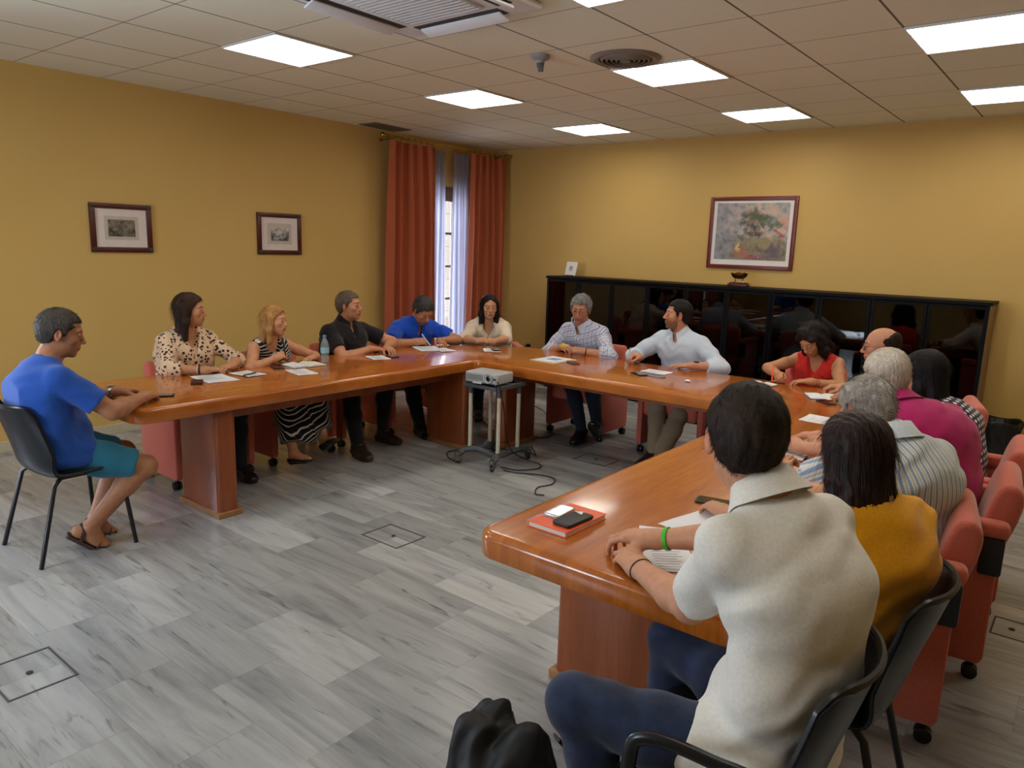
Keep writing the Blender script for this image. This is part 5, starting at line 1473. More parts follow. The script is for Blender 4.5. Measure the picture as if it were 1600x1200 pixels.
    def band(P, i, t, w, rad, mat, name='wristband', face=None):
        """ring round the forearm at fraction t"""
        E, W = P.E[i], P.W[i]; ax = nrm(W - E); c = E + (W - E) * t - P.o; s1 = P.HN[i] - (P.HN[i] @ ax) * ax; s1 = nrm(s1); s2 = np.cross(ax, s1)
        rows = []
        for dz, rr in ((-w / 2, rad), (-w / 2 * .8, rad + .0022), (w / 2 * .8, rad + .0022), (w / 2, rad)):
            rows.append([tuple(c + ax * dz + (s1 * math.cos(a) + s2 * math.sin(a) * 1.12) * rr) for a in [k * 2 * PI / 24 for k in range(25)]])
        bm = B(); grid(bm, rows, 0); o = obj(name, bm, mat, P.root, 50)
        if face:
            bm = B(); M4 = Matrix([[ax[0], s2[0], s1[0], (c + s1 * (rad + .002))[0]], [ax[1], s2[1], s1[1], (c + s1 * (rad + .002))[1]], [ax[2], s2[2], s1[2], (c + s1 * (rad + .002))[2]], [0, 0, 0, 1]])
            if face[0] == 'round': cyl(bm, .018, -.001, .008, n=24, M=M4, bev=.002)
            else: box(bm, -.019, .019, -.017, .017, -.001, .009, .004, 2, M4)
            obj('watch_face', bm, face[1], o)
        return o
# ================================================================ the people
import time as _t
_t0 = _t.time()
def done(n): pass
DARK = fabric('dark_trousers', rgb(30, 30, 34)); BLKSHOE = plain('black_shoe', rgb(24, 22, 22), .35, .05); NAVY = fabric('navy_trousers', rgb(30, 34, 48))
H_DB = hair_mat('hair_dark_brown', rgb(24, 15, 12), rgb(52, 34, 26)); H_BK = hair_mat('hair_black', rgb(12, 10, 10), rgb(34, 28, 26))
LONGP = [(.086, .068), (.080, .13), (-.14, .14), (-.16, -.13), (-.02, -.13), (.012, -.06), (.030, .0), (.052, .045)]
SHORTP = None
def longhair(P, drop, half=.07, rb=.028, back=.05, fwd=.0, k=.02, out=.085, thick=.026):
    e = []
    for sg in (-1, 1):
        e.append(((-.005, sg * half, .03), (-.01 + fwd * .5, sg * out, -.08), thick, thick, k)); e.append(((-.01 + fwd * .5, sg * out, -.08), (-.02 + fwd, sg * (out - .005), -drop), thick, rb * .8, k))
        e.append(((-.05, sg * .05, .02), (-.07, sg * .06, -drop), .035, rb, k))
    e.append(((-.05, 0, .0), (-.075, 0, -drop), back, .04, k))
    return e
FACE = (((.085, 0, -.03), (.075, .050, .115)),)

# ---- man in the blue t-shirt at the left table end
P = Person('grey-haired man in blue t-shirt and turquoise shorts sitting at the left table end', (-4.19, 1.50, 1.27), (66, -14), (-4.215, 1.42, .455), 88,
           [(-4.05, 1.83, .790), (-4.30, 1.80, .790)], feet=[(-4.08, 1.52, .115, 70, -38), (-4.22, 1.60, .10, 100, -25)], fat=1.10, skin=(176, 122, 98), seed=1, belly=.5, slump=.03,
           curl=(.75, .6), palm=((.15, 0, 1), (-.1, 0, 1)), hdir=((-.55, .8, 0), (.2, 1, 0)), knee_out=(.22, .40))
P.body(brow=(70, 60, 54), blush=.15)
P.hair(hair_mat('hair_grey_brown', rgb(34, 29, 26), rgb(88, 80, 74)), t=.009, slen=.02)
P.shirt(fabric('royal_blue_tee', rgb(34, 80, 168)), sleeve=.72, loose=.012, folds=.006, name='t_shirt', thick=.012)
P.trousers(fabric('turquoise_shorts', rgb(44, 118, 146)), t_th=.86, name='shorts', flare=.014)
P.band(1, .88, .014, .031, plain('steel_watch', rgb(170, 170, 165), .25, 0, metal=.9), 'watch', ('round', M_SCL))
BRN = plain('sandal_leather', rgb(62, 40, 32), .6, .1)
for i in (0, 1):
    A = P.A[i]; f = rotv(P.footdir[i], np.cross(P.footdir[i], V3(0, 0, 1)), R(P.footpitch[i])); l = nrm(np.cross(V3(0, 0, 1), f)); u = np.cross(f, l)
    M4 = Matrix([[f[0], l[0], u[0], (A - P.o)[0]], [f[1], l[1], u[1], (A - P.o)[1]], [f[2], l[2], u[2], (A - P.o)[2]], [0, 0, 0, 1]])
    bm = B(); prism(bm, rounded([(-.075, -.030), (.02, -.036), (.13, -.052), (.205, -.03), (.205, .03), (.13, .052), (.02, .036), (-.075, .030)], .012, 3), -.098, -.078, .004, 2, M4)
    o = obj('sandal', bm, BRN, P.root)
    bm = B()
    for x, r, hgt in ((.12, .050, -.050), (.085, .048, -.038)):
        tube(bm, [(x, r * math.cos(a), -.082 + (.082 + hgt + .012) * math.sin(a)) for a in [k * PI / 10 for k in range(11)]], .006, 6, sq=(2.2, .5), M=M4)
    tube(bm, [(.0, -.036, -.08), (-.02, -.036, -.02), (-.045, 0, -.005), (-.02, .036, -.02), (.0, .036, -.08)], .006, 6, 4, sq=(1, 2), M=M4)
    obj('strap', bm, BRN, o)
done('blue tee')
# ---- woman in leopard blouse
P = Person('long dark-haired woman in a leopard print blouse with her hands folded on papers', (-4.95, 2.59, 1.27), (48, -2), (-4.97, 2.56, .46), 2,
           [(-4.66, 2.52, .785), (-4.68, 2.73, .785)], g='f', s=.98, skin=(196, 142, 114), seed=2, bust=.95, curl=(.45, .5), hdir=((.15, 1, 0), (.25, -1, 0)), poles=((-.3, -1, -.25), (-.2, 1, -.4)), slump=.01)
P.body(brow=(40, 28, 24), lip=(160, 84, 80))
P.faceclear = FACE
P.hair(hair_mat('hair_brown_long', rgb(26, 16, 13), rgb(78, 54, 40)), t=.013, poly=LONGP, extra=longhair(P, .25, fwd=.0, rb=.026, out=.09), slen=.08, down=1.6, lift=.06, strands=2600, width=.0012)
P.shirt(fabric('leopard_blouse', rgb(216, 184, 152), 'leopard'), sleeve=1.35, thick=.012, loose=.014, sleeve_g=.022, neck='v', vdeep=.15, folds=.006, name='blouse')
P.trousers(DARK, name='trousers'); [P.shoe(BLKSHOE, i) for i in (0, 1)]
P.band(0, .86, .012, .026, plain('dark_beads', rgb(40, 24, 24), .4, .2, 80), 'bracelet'); P.band(0, .80, .008, .027, plain('pale_beads', rgb(190, 180, 170), .4, .2, 80), 'bracelet')
done('leopard')
# ---- blonde woman
P = Person('blonde woman in a black and white striped sleeveless dress holding a pen', (-4.85, 3.19, 1.165), (30, -2), (-4.99, 3.27, .46), 5,
           [(-4.72, 3.10, .80), (-4.66, 3.42, .785)], g='f', s=.93, skin=(204, 148, 120), seed=3, bust=.9, curl=(.75, .4), hdir=((.1, .9, .35), (.15, -1, 0)), palm=((.6, -.2, .8), None),
           poles=((-.2, -1, -.3), (0, 1, -.4)), feet=[(-4.40, 3.02, .15, 10, 15), (-4.42, 3.30, .20, -5, 35)], slump=.02, roll=4)
P.body(brow=(120, 84, 56), lip=(176, 96, 88))
P.faceclear = FACE
P.hair(hair_mat('hair_blonde', rgb(128, 84, 42), rgb(204, 154, 92)), t=.012, poly=LONGP, extra=longhair(P, .17, fwd=.025, rb=.03, thick=.024), slen=.07, down=1.4, lift=.08, strands=2600, width=.0012)
P.shirt(fabric('striped_dress', rgb(22, 20, 24), 'hstripe'), sleeve=0, thick=.007, loose=.006, neck='v', vdeep=.10, folds=.003, name='dress_top', hem=.0)
P.skirt(fabric('striped_dress', rgb(22, 20, 24), 'hstripe'), t=.80)
[P.shoe(BLKSHOE, i, name='heeled_shoe', low=.03) for i in (0, 1)]
done('blonde')
PW2 = P
# ---- man in black polo
P = Person('man in a black speckled polo shirt looking to the right, with forearms on the table', (-4.98, 4.00, 1.245), (24, 2), (-5.03, 3.98, .46), 4,
           [(-4.74, 4.02, .785), (-4.70, 4.17, .785)], fat=1.10, skin=(198, 142, 118), seed=4, belly=.5, curl=(.5, .35), hdir=((.35, .9, 0), (.85, -.3, 0)), poles=((-.2, -1, -.3), (-.2, 1, -.1)),
           feet=[(-4.42, 3.62, .09, -10), (-4.62, 4.05, .09, 10)])
P.body(brow=(90, 74, 62), stubble=.25, blush=.1)
P.hair(hair_mat('hair_brown_grey', rgb(66, 52, 42), rgb(126, 110, 96)), t=.009, slen=.02, lift=.5)
bp = fabric('black_polo', rgb(18, 18, 22), 'specks'); P.shirt(bp, sleeve=.66, thick=.012, loose=.012, neck='polo', folds=.006, name='polo_shirt'); P.collar(fabric('black_collar', rgb(18, 18, 22)))
P.trousers(DARK); [P.shoe(plain('brown_shoe', rgb(48, 34, 28), .45, .05), i) for i in (0, 1)]
done('black polo')
# ---- man in royal blue polo, writing
P = Person('man in a royal blue polo bent over the table writing on paper', (-4.87, 4.77, 1.172), (-8, -42), (-5.12, 4.79, .46), -12,
           [(-4.80, 4.60, .79), (-4.76, 4.86, .785)], fat=1.14, skin=(186, 130, 104), seed=5, belly=.6, curl=(.85, .3), hdir=((.35, .9, .1), (.9, -.45, 0)), palm=((.5, -.4, .8), None), poles=((-.1, -1, -.3), (.1, 1, -.1)),
           slump=.045, roll=-6, feet=[(-4.55, 4.42, .09, -15), (-4.60, 4.66, .09, 0)])
P.body(brow=(50, 42, 38), stubble=.15)
P.hair(hair_mat('hair_salt_black', rgb(26, 24, 24), rgb(78, 74, 72)), t=.011, slen=.026)
bp = fabric('blue_polo', rgb(20, 74, 190)); P.shirt(bp, sleeve=.70, thick=.012, loose=.014, neck='polo', folds=.007, name='polo_shirt'); P.collar(bp)
P.trousers(NAVY); [P.shoe(BLKSHOE, i) for i in (0, 1)]
done('blue polo')
# ---- woman in beige blouse
P = Person('dark-haired woman in a loose beige blouse at the far table corner holding a pen', (-4.66, 5.45, 1.185), (-40, -3), (-4.82, 5.66, .46), -47,
           [(-4.52, 5.13, .785), (-4.40, 5.22, .785)], g='f', s=.98, fat=1.13, skin=(198, 148, 122), seed=6, bust=1.05, curl=(.7, .7), hdir=((.8, .25, .25), (-.5, -.6, .2)), palm=((.3, -.5, .8), (.3, -.5, .8)),
           poles=((-.6, -1, -.5), (1, .6, -.5)), slump=.02)
P.eyeside = .25
P.body(brow=(36, 26, 24), lip=(168, 84, 80))
P.faceclear = FACE
P.hair(H_BK, t=.013, poly=LONGP, extra=longhair(P, .15, fwd=.01, rb=.036, thick=.028, out=.082), slen=.06, down=1.0, lift=.12, puff=.003)
P.shirt(fabric('beige_blouse', rgb(216, 198, 176)), sleeve=1.05, thick=.014, loose=.016, sleeve_g=.034, neck='v', vdeep=.10, folds=.007, name='blouse')
P.trousers(DARK); [P.shoe(BLKSHOE, i) for i in (0, 1)]
done('beige')
# ---- man in checked shirt
P = Person('grey-haired man with glasses in a blue and white checked shirt', (-3.66, 5.54, 1.248), (-70, -14), (-3.57, 5.70, .46), -90,
           [(-3.75, 5.40, .79), (-3.50, 5.36, .785)], skin=(190, 134, 110), seed=7, curl=(.65, .6), hdir=((.75, -.45, .1), (-.85, -.25, .1)), palm=((-.3, -.4, .8), (.2, -.4, .8)), poles=((-1, .2, -.5), (1, .1, -.5)),
           feet=[(-3.43, 5.30, .09, -80), (-3.30, 5.34, .16, -70, 35)], slump=.03, roll=4)
P.body(brow=(70, 60, 56), stubble=.2, blush=.05)
P.hair(hair_mat('hair_grey', rgb(70, 70, 70), rgb(150, 150, 148)), t=.013, slen=.024, lift=.5, puff=.002)
pl = fabric('checked_shirt', rgb(196, 200, 216), 'plaid'); P.shirt(pl, sleeve=1.42, thick=.012, loose=.012, sleeve_g=.018, neck='shirt', folds=.006); P.collar(fabric('checked_collar', rgb(186, 192, 212)))
P.glasses()
P.trousers(NAVY); [P.shoe(BLKSHOE, i) for i in (0, 1)]
P.band(1, .90, .012, .028, M_BLK, 'watch')
done('checked')
# ---- bearded man pale shirt
P = Person('bearded man in a pale blue shirt and khaki trousers turned left, pen in hand', (-2.72, 5.56, 1.272), (-143, 2), (-2.64, 5.70, .46), -95,
           [(-2.93, 5.34, .80), (-2.47, 5.36, .785)], fat=1.10, skin=(200, 142, 118), seed=8, belly=.4, curl=(.8, .12), hdir=((-.35, -.8, .1), (-.8, -.5, 0)), palm=((-.5, -.3, .8), None), poles=((-1, .4, -.4), (1, .3, -.4)),
           feet=[(-2.62, 5.10, .09, -100), (-2.52, 5.02, .09, -80)], knee_out=(.3, .25))
P.body(brow=(34, 26, 24), stubble=.62)
P.hair(H_BK, t=.010, slen=.016, lift=.25)
ps = fabric('pale_blue_shirt', rgb(196, 208, 222)); P.shirt(ps, sleeve=1.55, thick=.012, loose=.014, sleeve_g=.018, neck='shirt', folds=.007); P.collar(ps)
P.trousers(fabric('khaki_trousers', rgb(150, 130, 104)), flare=.014); [P.shoe(plain('brown_shoe', rgb(48, 34, 28), .45, .05), i) for i in (0, 1)]
P.band(1, .88, .022, .028, M_BLK, 'watch', ('square', M_BLK))
done('pale blue')
# ---- woman in red
P = Person('curly dark-haired woman in a red sleeveless top bent over writing with an orange pen', (-1.66, 5.60, 1.155), (-108, -38), (-1.68, 5.80, .46), -95,
           [(-1.79, 5.40, .795), (-1.56, 5.37, .785)], g='f', s=.97, skin=(196, 140, 110), seed=9, bust=.95, curl=(.8, .3), hdir=((.1, -.95, .1), (-.9, -.35, 0)), palm=((-.5, -.2, .8), None), poles=((-1, .5, .0), (1, .4, -.4)), slump=.03, shrug=.01)
P.body(brow=(36, 26, 24))
P.faceclear = (((.09, 0, -.04), (.06, .042, .09)),)
P.hair(hair_mat('hair_espresso', rgb(14, 9, 9), rgb(42, 28, 24)), t=.026, poly=LONGP, extra=longhair(P, .12, fwd=.035, rb=.038, thick=.036, out=.08), slen=.05, down=.5, lift=.4, puff=.013, strands=3000, width=.0014)
P.shirt(fabric('red_top', rgb(204, 42, 34)), sleeve=0, thick=.008, loose=.008, neck='v', vdeep=.13, folds=.006, name='top')
P.trousers(DARK); [P.shoe(BLKSHOE, i) for i in (0, 1)]
for t_ in (.78, .86): P.band(1, t_, .003, .0265, plain('red_cord', rgb(150, 40, 36), .5, 0), 'bracelet')
done('red')
# ---- balding man
P = Person('balding man with glasses in a white shirt, half hidden at the back right table corner', (-1.07, 5.05, 1.235), (-164, -6), (-.76, 5.26, .46), -152,
           [(-1.30, 5.24, .80), (-1.18, 4.98, .79)], skin=(198, 142, 120), seed=10, curl=(.6, .6), s=.99, hdir=((-.8, -.3, 0), (-.8, -.1, 0)), slump=.03, poles=((-.3, 1, -.4), (.4, -1, -.5)))
P.body(brow=(60, 48, 44), stubble=.1)
P.hair(H_DB, t=.007, poly=[(-.005, .030), (-.030, .070), (-.075, .088), (-.12, .075), (-.14, .0), (-.10, -.078), (-.06, -.086), (-.030, -.045), (-.022, -.012), (-.012, .020)], slen=.014)
P.shirt(fabric('white_shirt', rgb(216, 210, 200)), sleeve=1.5, thick=.012, neck='shirt'); P.collar(MATS['white_shirt']); P.glasses((110, 60, 50))
P.trousers(NAVY); [P.shoe(BLKSHOE, i) for i in (0, 1)]
done('balding')
# ---- woman with polka dots
P = Person('black-haired woman in a navy polka dot dress, behind the man in magenta', (-.69, 4.28, 1.195), (165, -12), (-.48, 4.28, .46), 174,
           [(-.98, 4.42, .79), (-.98, 4.26, .79)], g='f', s=.98, fat=.96, skin=(196, 142, 116), seed=11, bust=.9, slump=.03)
P.body(brow=(36, 26, 24))
P.faceclear = FACE
P.hair(hair_mat('hair_jet', rgb(8, 8, 8), rgb(26, 24, 24)), t=.016, poly=LONGP, extra=longhair(P, .26, rb=.04, thick=.032, back=.07), slen=.07, down=1.5, lift=.1)
pd = fabric('polka_dress', rgb(22, 22, 44), 'dots'); P.shirt(pd, sleeve=.9, thick=.012, loose=.016, neck='crew', name='dress_top', h=.0065); P.skirt(pd, t=.55)
[P.shoe(BLKSHOE, i) for i in (0, 1)]
done('polka')
# ---- man in magenta
P = Person('white-haired man in a magenta polo shirt seen from behind, leaning on the table', (-.73, 3.60, 1.262), (132, -14), (-.47, 3.58, .46), 168,
           [(-1.00, 3.74, .79), (-.98, 3.58, .79)], fat=1.08, skin=(202, 144, 122), seed=12, s=1.02, belly=.4, slump=.04, nboff=(.03, .01, .035), twist=-28)
P.body(brow=(150, 140, 130), blush=.2)
P.hair(hair_mat('hair_white_grey', rgb(150, 138, 122), rgb(214, 204, 190)), t=.010, slen=.02, lift=.25)
mg = fabric('magenta_polo', rgb(172, 18, 92)); P.shirt(mg, sleeve=.75, thick=.014, loose=.018, neck='polo', folds=.005, name='polo_shirt'); P.collar(mg)
P.trousers(NAVY); [P.shoe(BLKSHOE, i) for i in (0, 1)]
done('magenta')
# ---- man in striped shirt
P = Person('grey-haired man with a bald patch in a striped shirt looking down at a blue pen', (-.675, 3.04, 1.203), (150, -34), (-.51, 2.97, .46), 172,
           [(-1.00, 3.40, .80), (-.98, 3.16, .79)], fat=1.0, skin=(204, 148, 126), seed=13, belly=.3, slump=.03, nboff=(.03, 0, .03), twist=-24, curl=(.7, .5), hdir=((-.6, .5, .2), (-.9, .2, 0)))
P.body(brow=(130, 124, 118), blush=.2)
P.hair(hair_mat('hair_silver', rgb(112, 106, 100), rgb(196, 188, 178)), t=.012, slen=.035, lift=.3, sub=(((-.055, -.035, .115), (.035, .028, .035)),), puff=.003)
st = fabric('striped_shirt', rgb(208, 206, 196), 'vstripe'); P.shirt(st, sleeve=.85, thick=.014, loose=.018, neck='shirt', folds=.006, sleeve_g=.022, hem=-.03); P.collar(fabric('striped_collar', rgb(196, 204, 210)))
P.trousers(NAVY); [P.shoe(BLKSHOE, i) for i in (0, 1)]
done('striped')
# ---- woman in mustard
P = Person('dark brown straight-haired woman in a mustard blouse with her fist raised to her chin', (-.505, 2.20, 1.228), (146, -10), (-.48, 2.16, .46), 168,
           [(-.80, 2.62, .86), (-.93, 2.36, .79)], g='f', s=.97, fat=.94, skin=(196, 142, 116), seed=14, slump=.02, nboff=(.01, 0, .02), twist=-25, curl=(.95, .5), hdir=((-.35, .25, .75), (-.8, .5, 0)), palm=((-.6, -.8, .1), None), bust=.85, poles=((.4, 1, -.6), None))
P.body(brow=(40, 28, 24))
P.faceclear = FACE
P.hair(hair_mat('hair_chestnut_black', rgb(24, 13, 12), rgb(54, 32, 28), .32), t=.015, poly=LONGP, extra=longhair(P, .285, rb=.042, thick=.030, back=.065, out=.078, fwd=-.01), slen=.09, down=1.8, lift=.05, strands=4500, width=.001, h=.004)
P.shirt(fabric('mustard_blouse', rgb(238, 166, 22)), sleeve=1.2, thick=.011, loose=.010, sleeve_g=.024, neck='crew', folds=.008, name='blouse', hem=-.02)
P.trousers(DARK); [P.shoe(BLKSHOE, i) for i in (0, 1)]
done('mustard')
# ---- man in white polo, nearest
P = Person('dark-haired man in a white polo and blue jeans seen from behind, nearest the camera', (-.625, 1.675, 1.362), (127, -7), (-.46, 1.60, .46), 168,
           [(-.945, 1.895, .825), (-.93, 1.765, .783)], feet=[(-.82, 1.80, .13, 170, -20), (-.745, 1.43, .15, 175, -25)], nboff=(.032, .012, .022), fat=.87, shk=.90, s=1.05, skin=(206, 150, 126), seed=15, belly=.35, slump=.055, twist=-8, hf=.0034, hc=.0075,
           curl=(.45, .6), hdir=((-.85, -.1, -.05), (-.75, .62, .02)), palm=((-.05, -.1, 1), (-.1, -.1, 1)), poles=((.3, 1, -.3), (-.25, .35, -.9)), knee_out=(.25, .35))
P.body(brow=(50, 38, 32), blush=.25)
P.hair(hair_mat('hair_dark_ash', rgb(20, 15, 13), rgb(60, 46, 38)), t=.010, slen=.017, lift=.35, strands=9000, width=.0007, h=.0035, texture=.0014, puff=.0018)
wp = fabric('white_pique', rgb(226, 220, 210)); P.shirt(wp, sleeve=.80, thick=.009, loose=.006, neck='polo', folds=.005, name='polo_shirt', h=.006, hem=-.05, sleeve_g=.012); P.collar(wp, hgt=.04)
P.trousers(fabric('blue_jeans', rgb(26, 33, 56), 'denim'), flare=.016, top=.17, h=.007, folds=.005, name='jeans'); [P.shoe(plain('brown_shoe', rgb(48, 34, 28), .45, .05), i) for i in (0, 1)]
P.band(0, .86, .013, .032, plain('green_silicone', rgb(64, 190, 40), .45, .05), 'wristband'); P.band(1, .93, .003, .031, M_BLK, 'cord_bracelet')
done('white polo')
# ================================================================ things on the table
M_PAPER = plain('paper_white', rgb(226, 228, 234), .6, .01); M_PAGE = plain('page_cream', rgb(224, 220, 208), .7, .02)
M_PHB = plain('phone_black', rgb(14, 15, 17), .12, 0, coat=.5); M_PHC = plain('phone_case', rgb(30, 28, 30), .45, .05); M_SILV = plain('silver_plastic', rgb(190, 192, 194), .25, 0, metal=.4)
ZS = ZT + .0006
def sheet(x, y, a, lab, w=.21, h=.297, z=0, grp='papers lying on the table', text=True):
    t = thing('paper_sheet', lab, 'paper', (x, y, ZS + z), R(a), grp)
    n = 10; rows = [[(-w / 2 + w * i / 6, -h / 2 + h * j / n, .0012 * (1 + math.sin(i * 1.1 + j * .7))) for i in range(7)] for j in range(n + 1)]
    bm = B(); grid(bm, rows, .0006); obj('page', bm, M_PAPER, t)
    if text:
        bm = B(); rn = random.Random(int(abs(x * 1000)))
        for k in range(9):
            yy = h / 2 - .05 - k * .018; box(bm, -w / 2 + .025, -w / 2 + .025 + rn.uniform(.06, w - .05), yy, yy + .0016, .0029, .0033)
        obj('written_lines', bm, plain('ink_grey', rgb(120, 122, 132), .7, 0), t)
    return t
def phone(x, y, a, lab, body=None, face=None, w=.072, h=.145, z=0, th=.009):
    t = thing('mobile_phone', lab, 'phone', (x, y, ZS + z), R(a))
    bm = B(); prism(bm, rounded([(-w / 2, -h / 2), (w / 2, -h / 2), (w / 2, h / 2), (-w / 2, h / 2)], .010, 4), 0, th, .002, 2); obj('body', bm, body or M_PHC, t)
    bm = B(); prism(bm, rounded([(-w / 2 + .004, -h / 2 + .008), (w / 2 - .004, -h / 2 + .008), (w / 2 - .004, h / 2 - .008), (-w / 2 + .004, h / 2 - .008)], .006, 3), th - .0005, th + .0006); obj('screen', bm, face or M_PHB, t)
    return t
def pen(p, q, lab, col, r=.0045, tip=(20, 20, 22)):
    p, q = Vector(p), Vector(q); d = (q - p); L = d.length
    t = thing('pen', lab, 'pen', tuple(p)); Mq = d.to_track_quat('Z', 'Y').to_matrix().to_4x4()
    bm = B(); cyl(bm, r, .012, L, n=12, M=Mq); obj('barrel', bm, plain('pen_%d_%d_%d' % col, rgb(*col), .3, 0), t)
    bm = B(); cyl(bm, .0008, 0, .012, r2=r, n=12, M=Mq); obj('tip', bm, plain('pen_%d_%d_%d' % tip, rgb(*tip), .3, 0), t)
    bm = B(); box(bm, -.0012, .0012, r, r + .002, L - .04, L - .003, M=Mq); obj('clip', bm, M_SILV, t)
    return t
def openbook(x, y, a, lab, w=.15, h=.21, th=.010, cover=(60, 56, 60)):
    t = thing('open_notebook', lab, 'notebook', (x, y, ZS), R(a), 'open notebooks on the table')
    bm = B(); box(bm, -w - .003, w + .003, -h / 2 - .003, h / 2 + .003, 0, .003, .001, 1); obj('cover', bm, plain('cover_%d_%d_%d' % cover, rgb(*cover), .5, .05), t)
    for s in (-1, 1):
        rows = []
        for j in range(3):
            rows.append([(s * (w * i / 10), -h / 2 + h * j / 2, .0035 + th * (math.sin(min(1, i / 3) * PI / 2)) * (1 - .55 * (i / 10) ** 2)) for i in range(11)])
        bm = B(); grid(bm, rows, 0)
        low = [(s * w, -h / 2, .003), (s * w, h / 2, .003)]
        edge = [[(p[0], p[1], p[2]) for p in r] for r in (rows[0], rows[-1])]
        for e in edge: grid(bm, [e, [(p[0], p[1], .003) for p in e]], 0)
        grid(bm, [[rows[j][-1] for j in range(3)], [(rows[j][-1][0], rows[j][-1][1], .003) for j in range(3)]], 0)
        obj('pages', bm, M_PAGE if s > 0 else M_PAPER, t)
    return t
# near the left man
phone(-4.19, 1.99, -30, 'black phone under the fingers of the man in the blue t-shirt', z=.0)
# leopard blouse
sheet(-4.50, 2.50, 84, 'white sheet in front of the woman in the leopard blouse, the nearer of two'); sheet(-4.50, 2.74, 96, 'white sheet with a black pen on it, right of the leopard blouse woman', w=.15, h=.21, z=.003)
phone(-4.44, 2.345, 60, 'dark burgundy phone case beside the right hand of the leopard blouse woman', body=plain('burgundy_case', rgb(64, 22, 28), .5, .1), face=plain('burgundy_face', rgb(52, 18, 24), .4, .05))
pen((-4.43, 2.66, ZS + .010), (-4.48, 2.79, ZS + .010), 'black pen lying on the small sheet beside the leopard blouse woman', (20, 20, 22))
# blonde
openbook(-4.56, 3.24, 82, 'open notebook with white pages in front of the blonde woman', .13, .19, .014)
sheet(-4.34, 3.06, 78, 'white sheet lying at the inner table edge in front of the blonde woman', w=.15, h=.25)
phone(-4.60, 3.04, 70, 'dark phone lying left of the blonde woman notebook', h=.14)
t = thing('reading_glasses', 'thin wire reading glasses lying folded on the sheet near the blonde woman', 'glasses', (-4.40, 3.02, ZS + .006), R(80))
bm = B()
for s in (-1, 1): tube(bm, [(s * .03 + .02 * math.cos(a), .0, .016 + .014 * math.sin(a)) for a in [k * PI / 8 for k in range(17)]], .001, 6)
tube(bm, [(-.01, 0, .018), (.01, 0, .018)], .001, 6); obj('rim', bm, M_SILV, t)
for s in (-1, 1):
    bm = B(); tube(bm, [(s * .052, 0, .018), (s * .03, .10, .004)], .001, 6); obj('temple', bm, M_SILV, t)
P_ = PW2.tips[(0, 0)] + V3(0, 0, .0)
pen(tuple(PW2.W[0] + PW2.HD[0] * .07 + V3(.02, .01, -.02)), tuple(PW2.W[0] + PW2.HD[0] * .07 + V3(.0, .0, .11)), 'black marker pen held upright by the blonde woman', (16, 16, 18), .0055)
# bottle
M_BOT, nt, b = newmat('clear_plastic'); b_ = b
tr = node(nt, 'ShaderNodeBsdfTransparent'); tr.inputs[0].default_value = (.86, .89, .90, 1); setp(b_, base=rgb(200, 210, 214), rough=.08, spec=.8)
ms = node(nt, 'ShaderNodeMixShader'); ms.inputs[0].default_value = .3; nt.links.new(tr.outputs[0], ms.inputs[1]); nt.links.new(b_.outputs[0], ms.inputs[2]); nt.links.new(ms.outputs[0], nt.nodes['Material Output'].inputs[0])
t = thing('water_bottle', 'clear plastic water bottle with a blue cap and pale blue label', 'bottle', (-4.565, 3.43, ZS))
bm = B(); lathe(bm, [(0, .002), (.024, 0), (.031, .006), (.031, .05), (.029, .055), (.031, .06), (.031, .07), (.0305, .12), (.031, .13), (.029, .145), (.020, .172), (.013, .185), (.0125, .196), (.0125, .2), (0, .2)], 28); obj('body', bm, M_BOT, t)
bm = B(); lathe(bm, [(.0315, .078), (.0318, .08), (.0318, .118), (.0315, .12)], 28); obj('label', bm, plain('label_blue', rgb(146, 196, 214), .5, .2, 60), t)
bm = B(); lathe(bm, [(0, .212), (.0135, .212), (.0145, .208), (.0145, .196), (0, .196)], 24); obj('cap', bm, plain('cap_blue', rgb(84, 132, 196), .4, .02), t)
# black polo
sheet(-4.50, 3.90, 70, 'white paper under the hands of the man in the black polo', w=.15, h=.21); phone(-4.47, 4.03, 65, 'dark grey phone beside the hands of the man in the black polo')
# blue polo
sheet(-4.62, 4.58, 62, 'white sheet being written on by the man in the royal blue polo'); sheet(-4.47, 4.62, 75, 'second white sheet beside the man in the royal blue polo, partly under his left hand', z=.003, w=.15, h=.21)
pen((-4.66, 4.66, ZS + .006), (-4.72, 4.60, ZS + .12), 'pale pen in the writing hand of the man in the royal blue polo', (190, 196, 206))
# beige blouse
sheet(-4.20, 4.96, 45, 'white sheet in front of the woman in the beige blouse', w=.15, h=.21); phone(-4.17, 4.98, 50, 'black phone on the sheet of the woman in the beige blouse', z=.004)
pen((-4.41, 5.13, .82), (-4.37, 5.18, .94), 'grey pen held up between the hands of the woman in the beige blouse', (120, 116, 120))
# checked shirt
t = thing('magazine', 'white magazine with a blue printed cover on a beige folder before the checked shirt man', 'magazine', (-3.49, 4.91, ZS), R(-2))
bm = B(); box(bm, -.13, .13, -.15, .15, 0, .006, .001, 1); obj('folder', bm, plain('folder_beige', rgb(214, 196, 160), .6, .03), t)
bm = B(); box(bm, -.10, .10, -.13, .13, .0062, .011, .001, 1); mg_ = obj('cover', bm, M_PAPER, t)
bm = B(); box(bm, -.04, .06, -.05, .06, .0112, .0118); obj('cover_print', bm, plain('print_blue', rgb(110, 140, 190), .5, .4, 40), mg_)
phone(-3.30, 4.92, 55, 'brown-backed phone next to the magazine of the checked shirt man', body=plain('brown_case', rgb(96, 60, 42), .4, .1), face=plain('brown_face', rgb(84, 52, 38), .35, .1))
t = thing('glasses_case', 'crumpled yellow cloth held in the hands of the man in the checked shirt', 'cloth', (-3.70, 5.36, ZS + .055)); bm = B(); ball(bm, .034, (0, 0, 0), (1.2, .8, .8), 14)
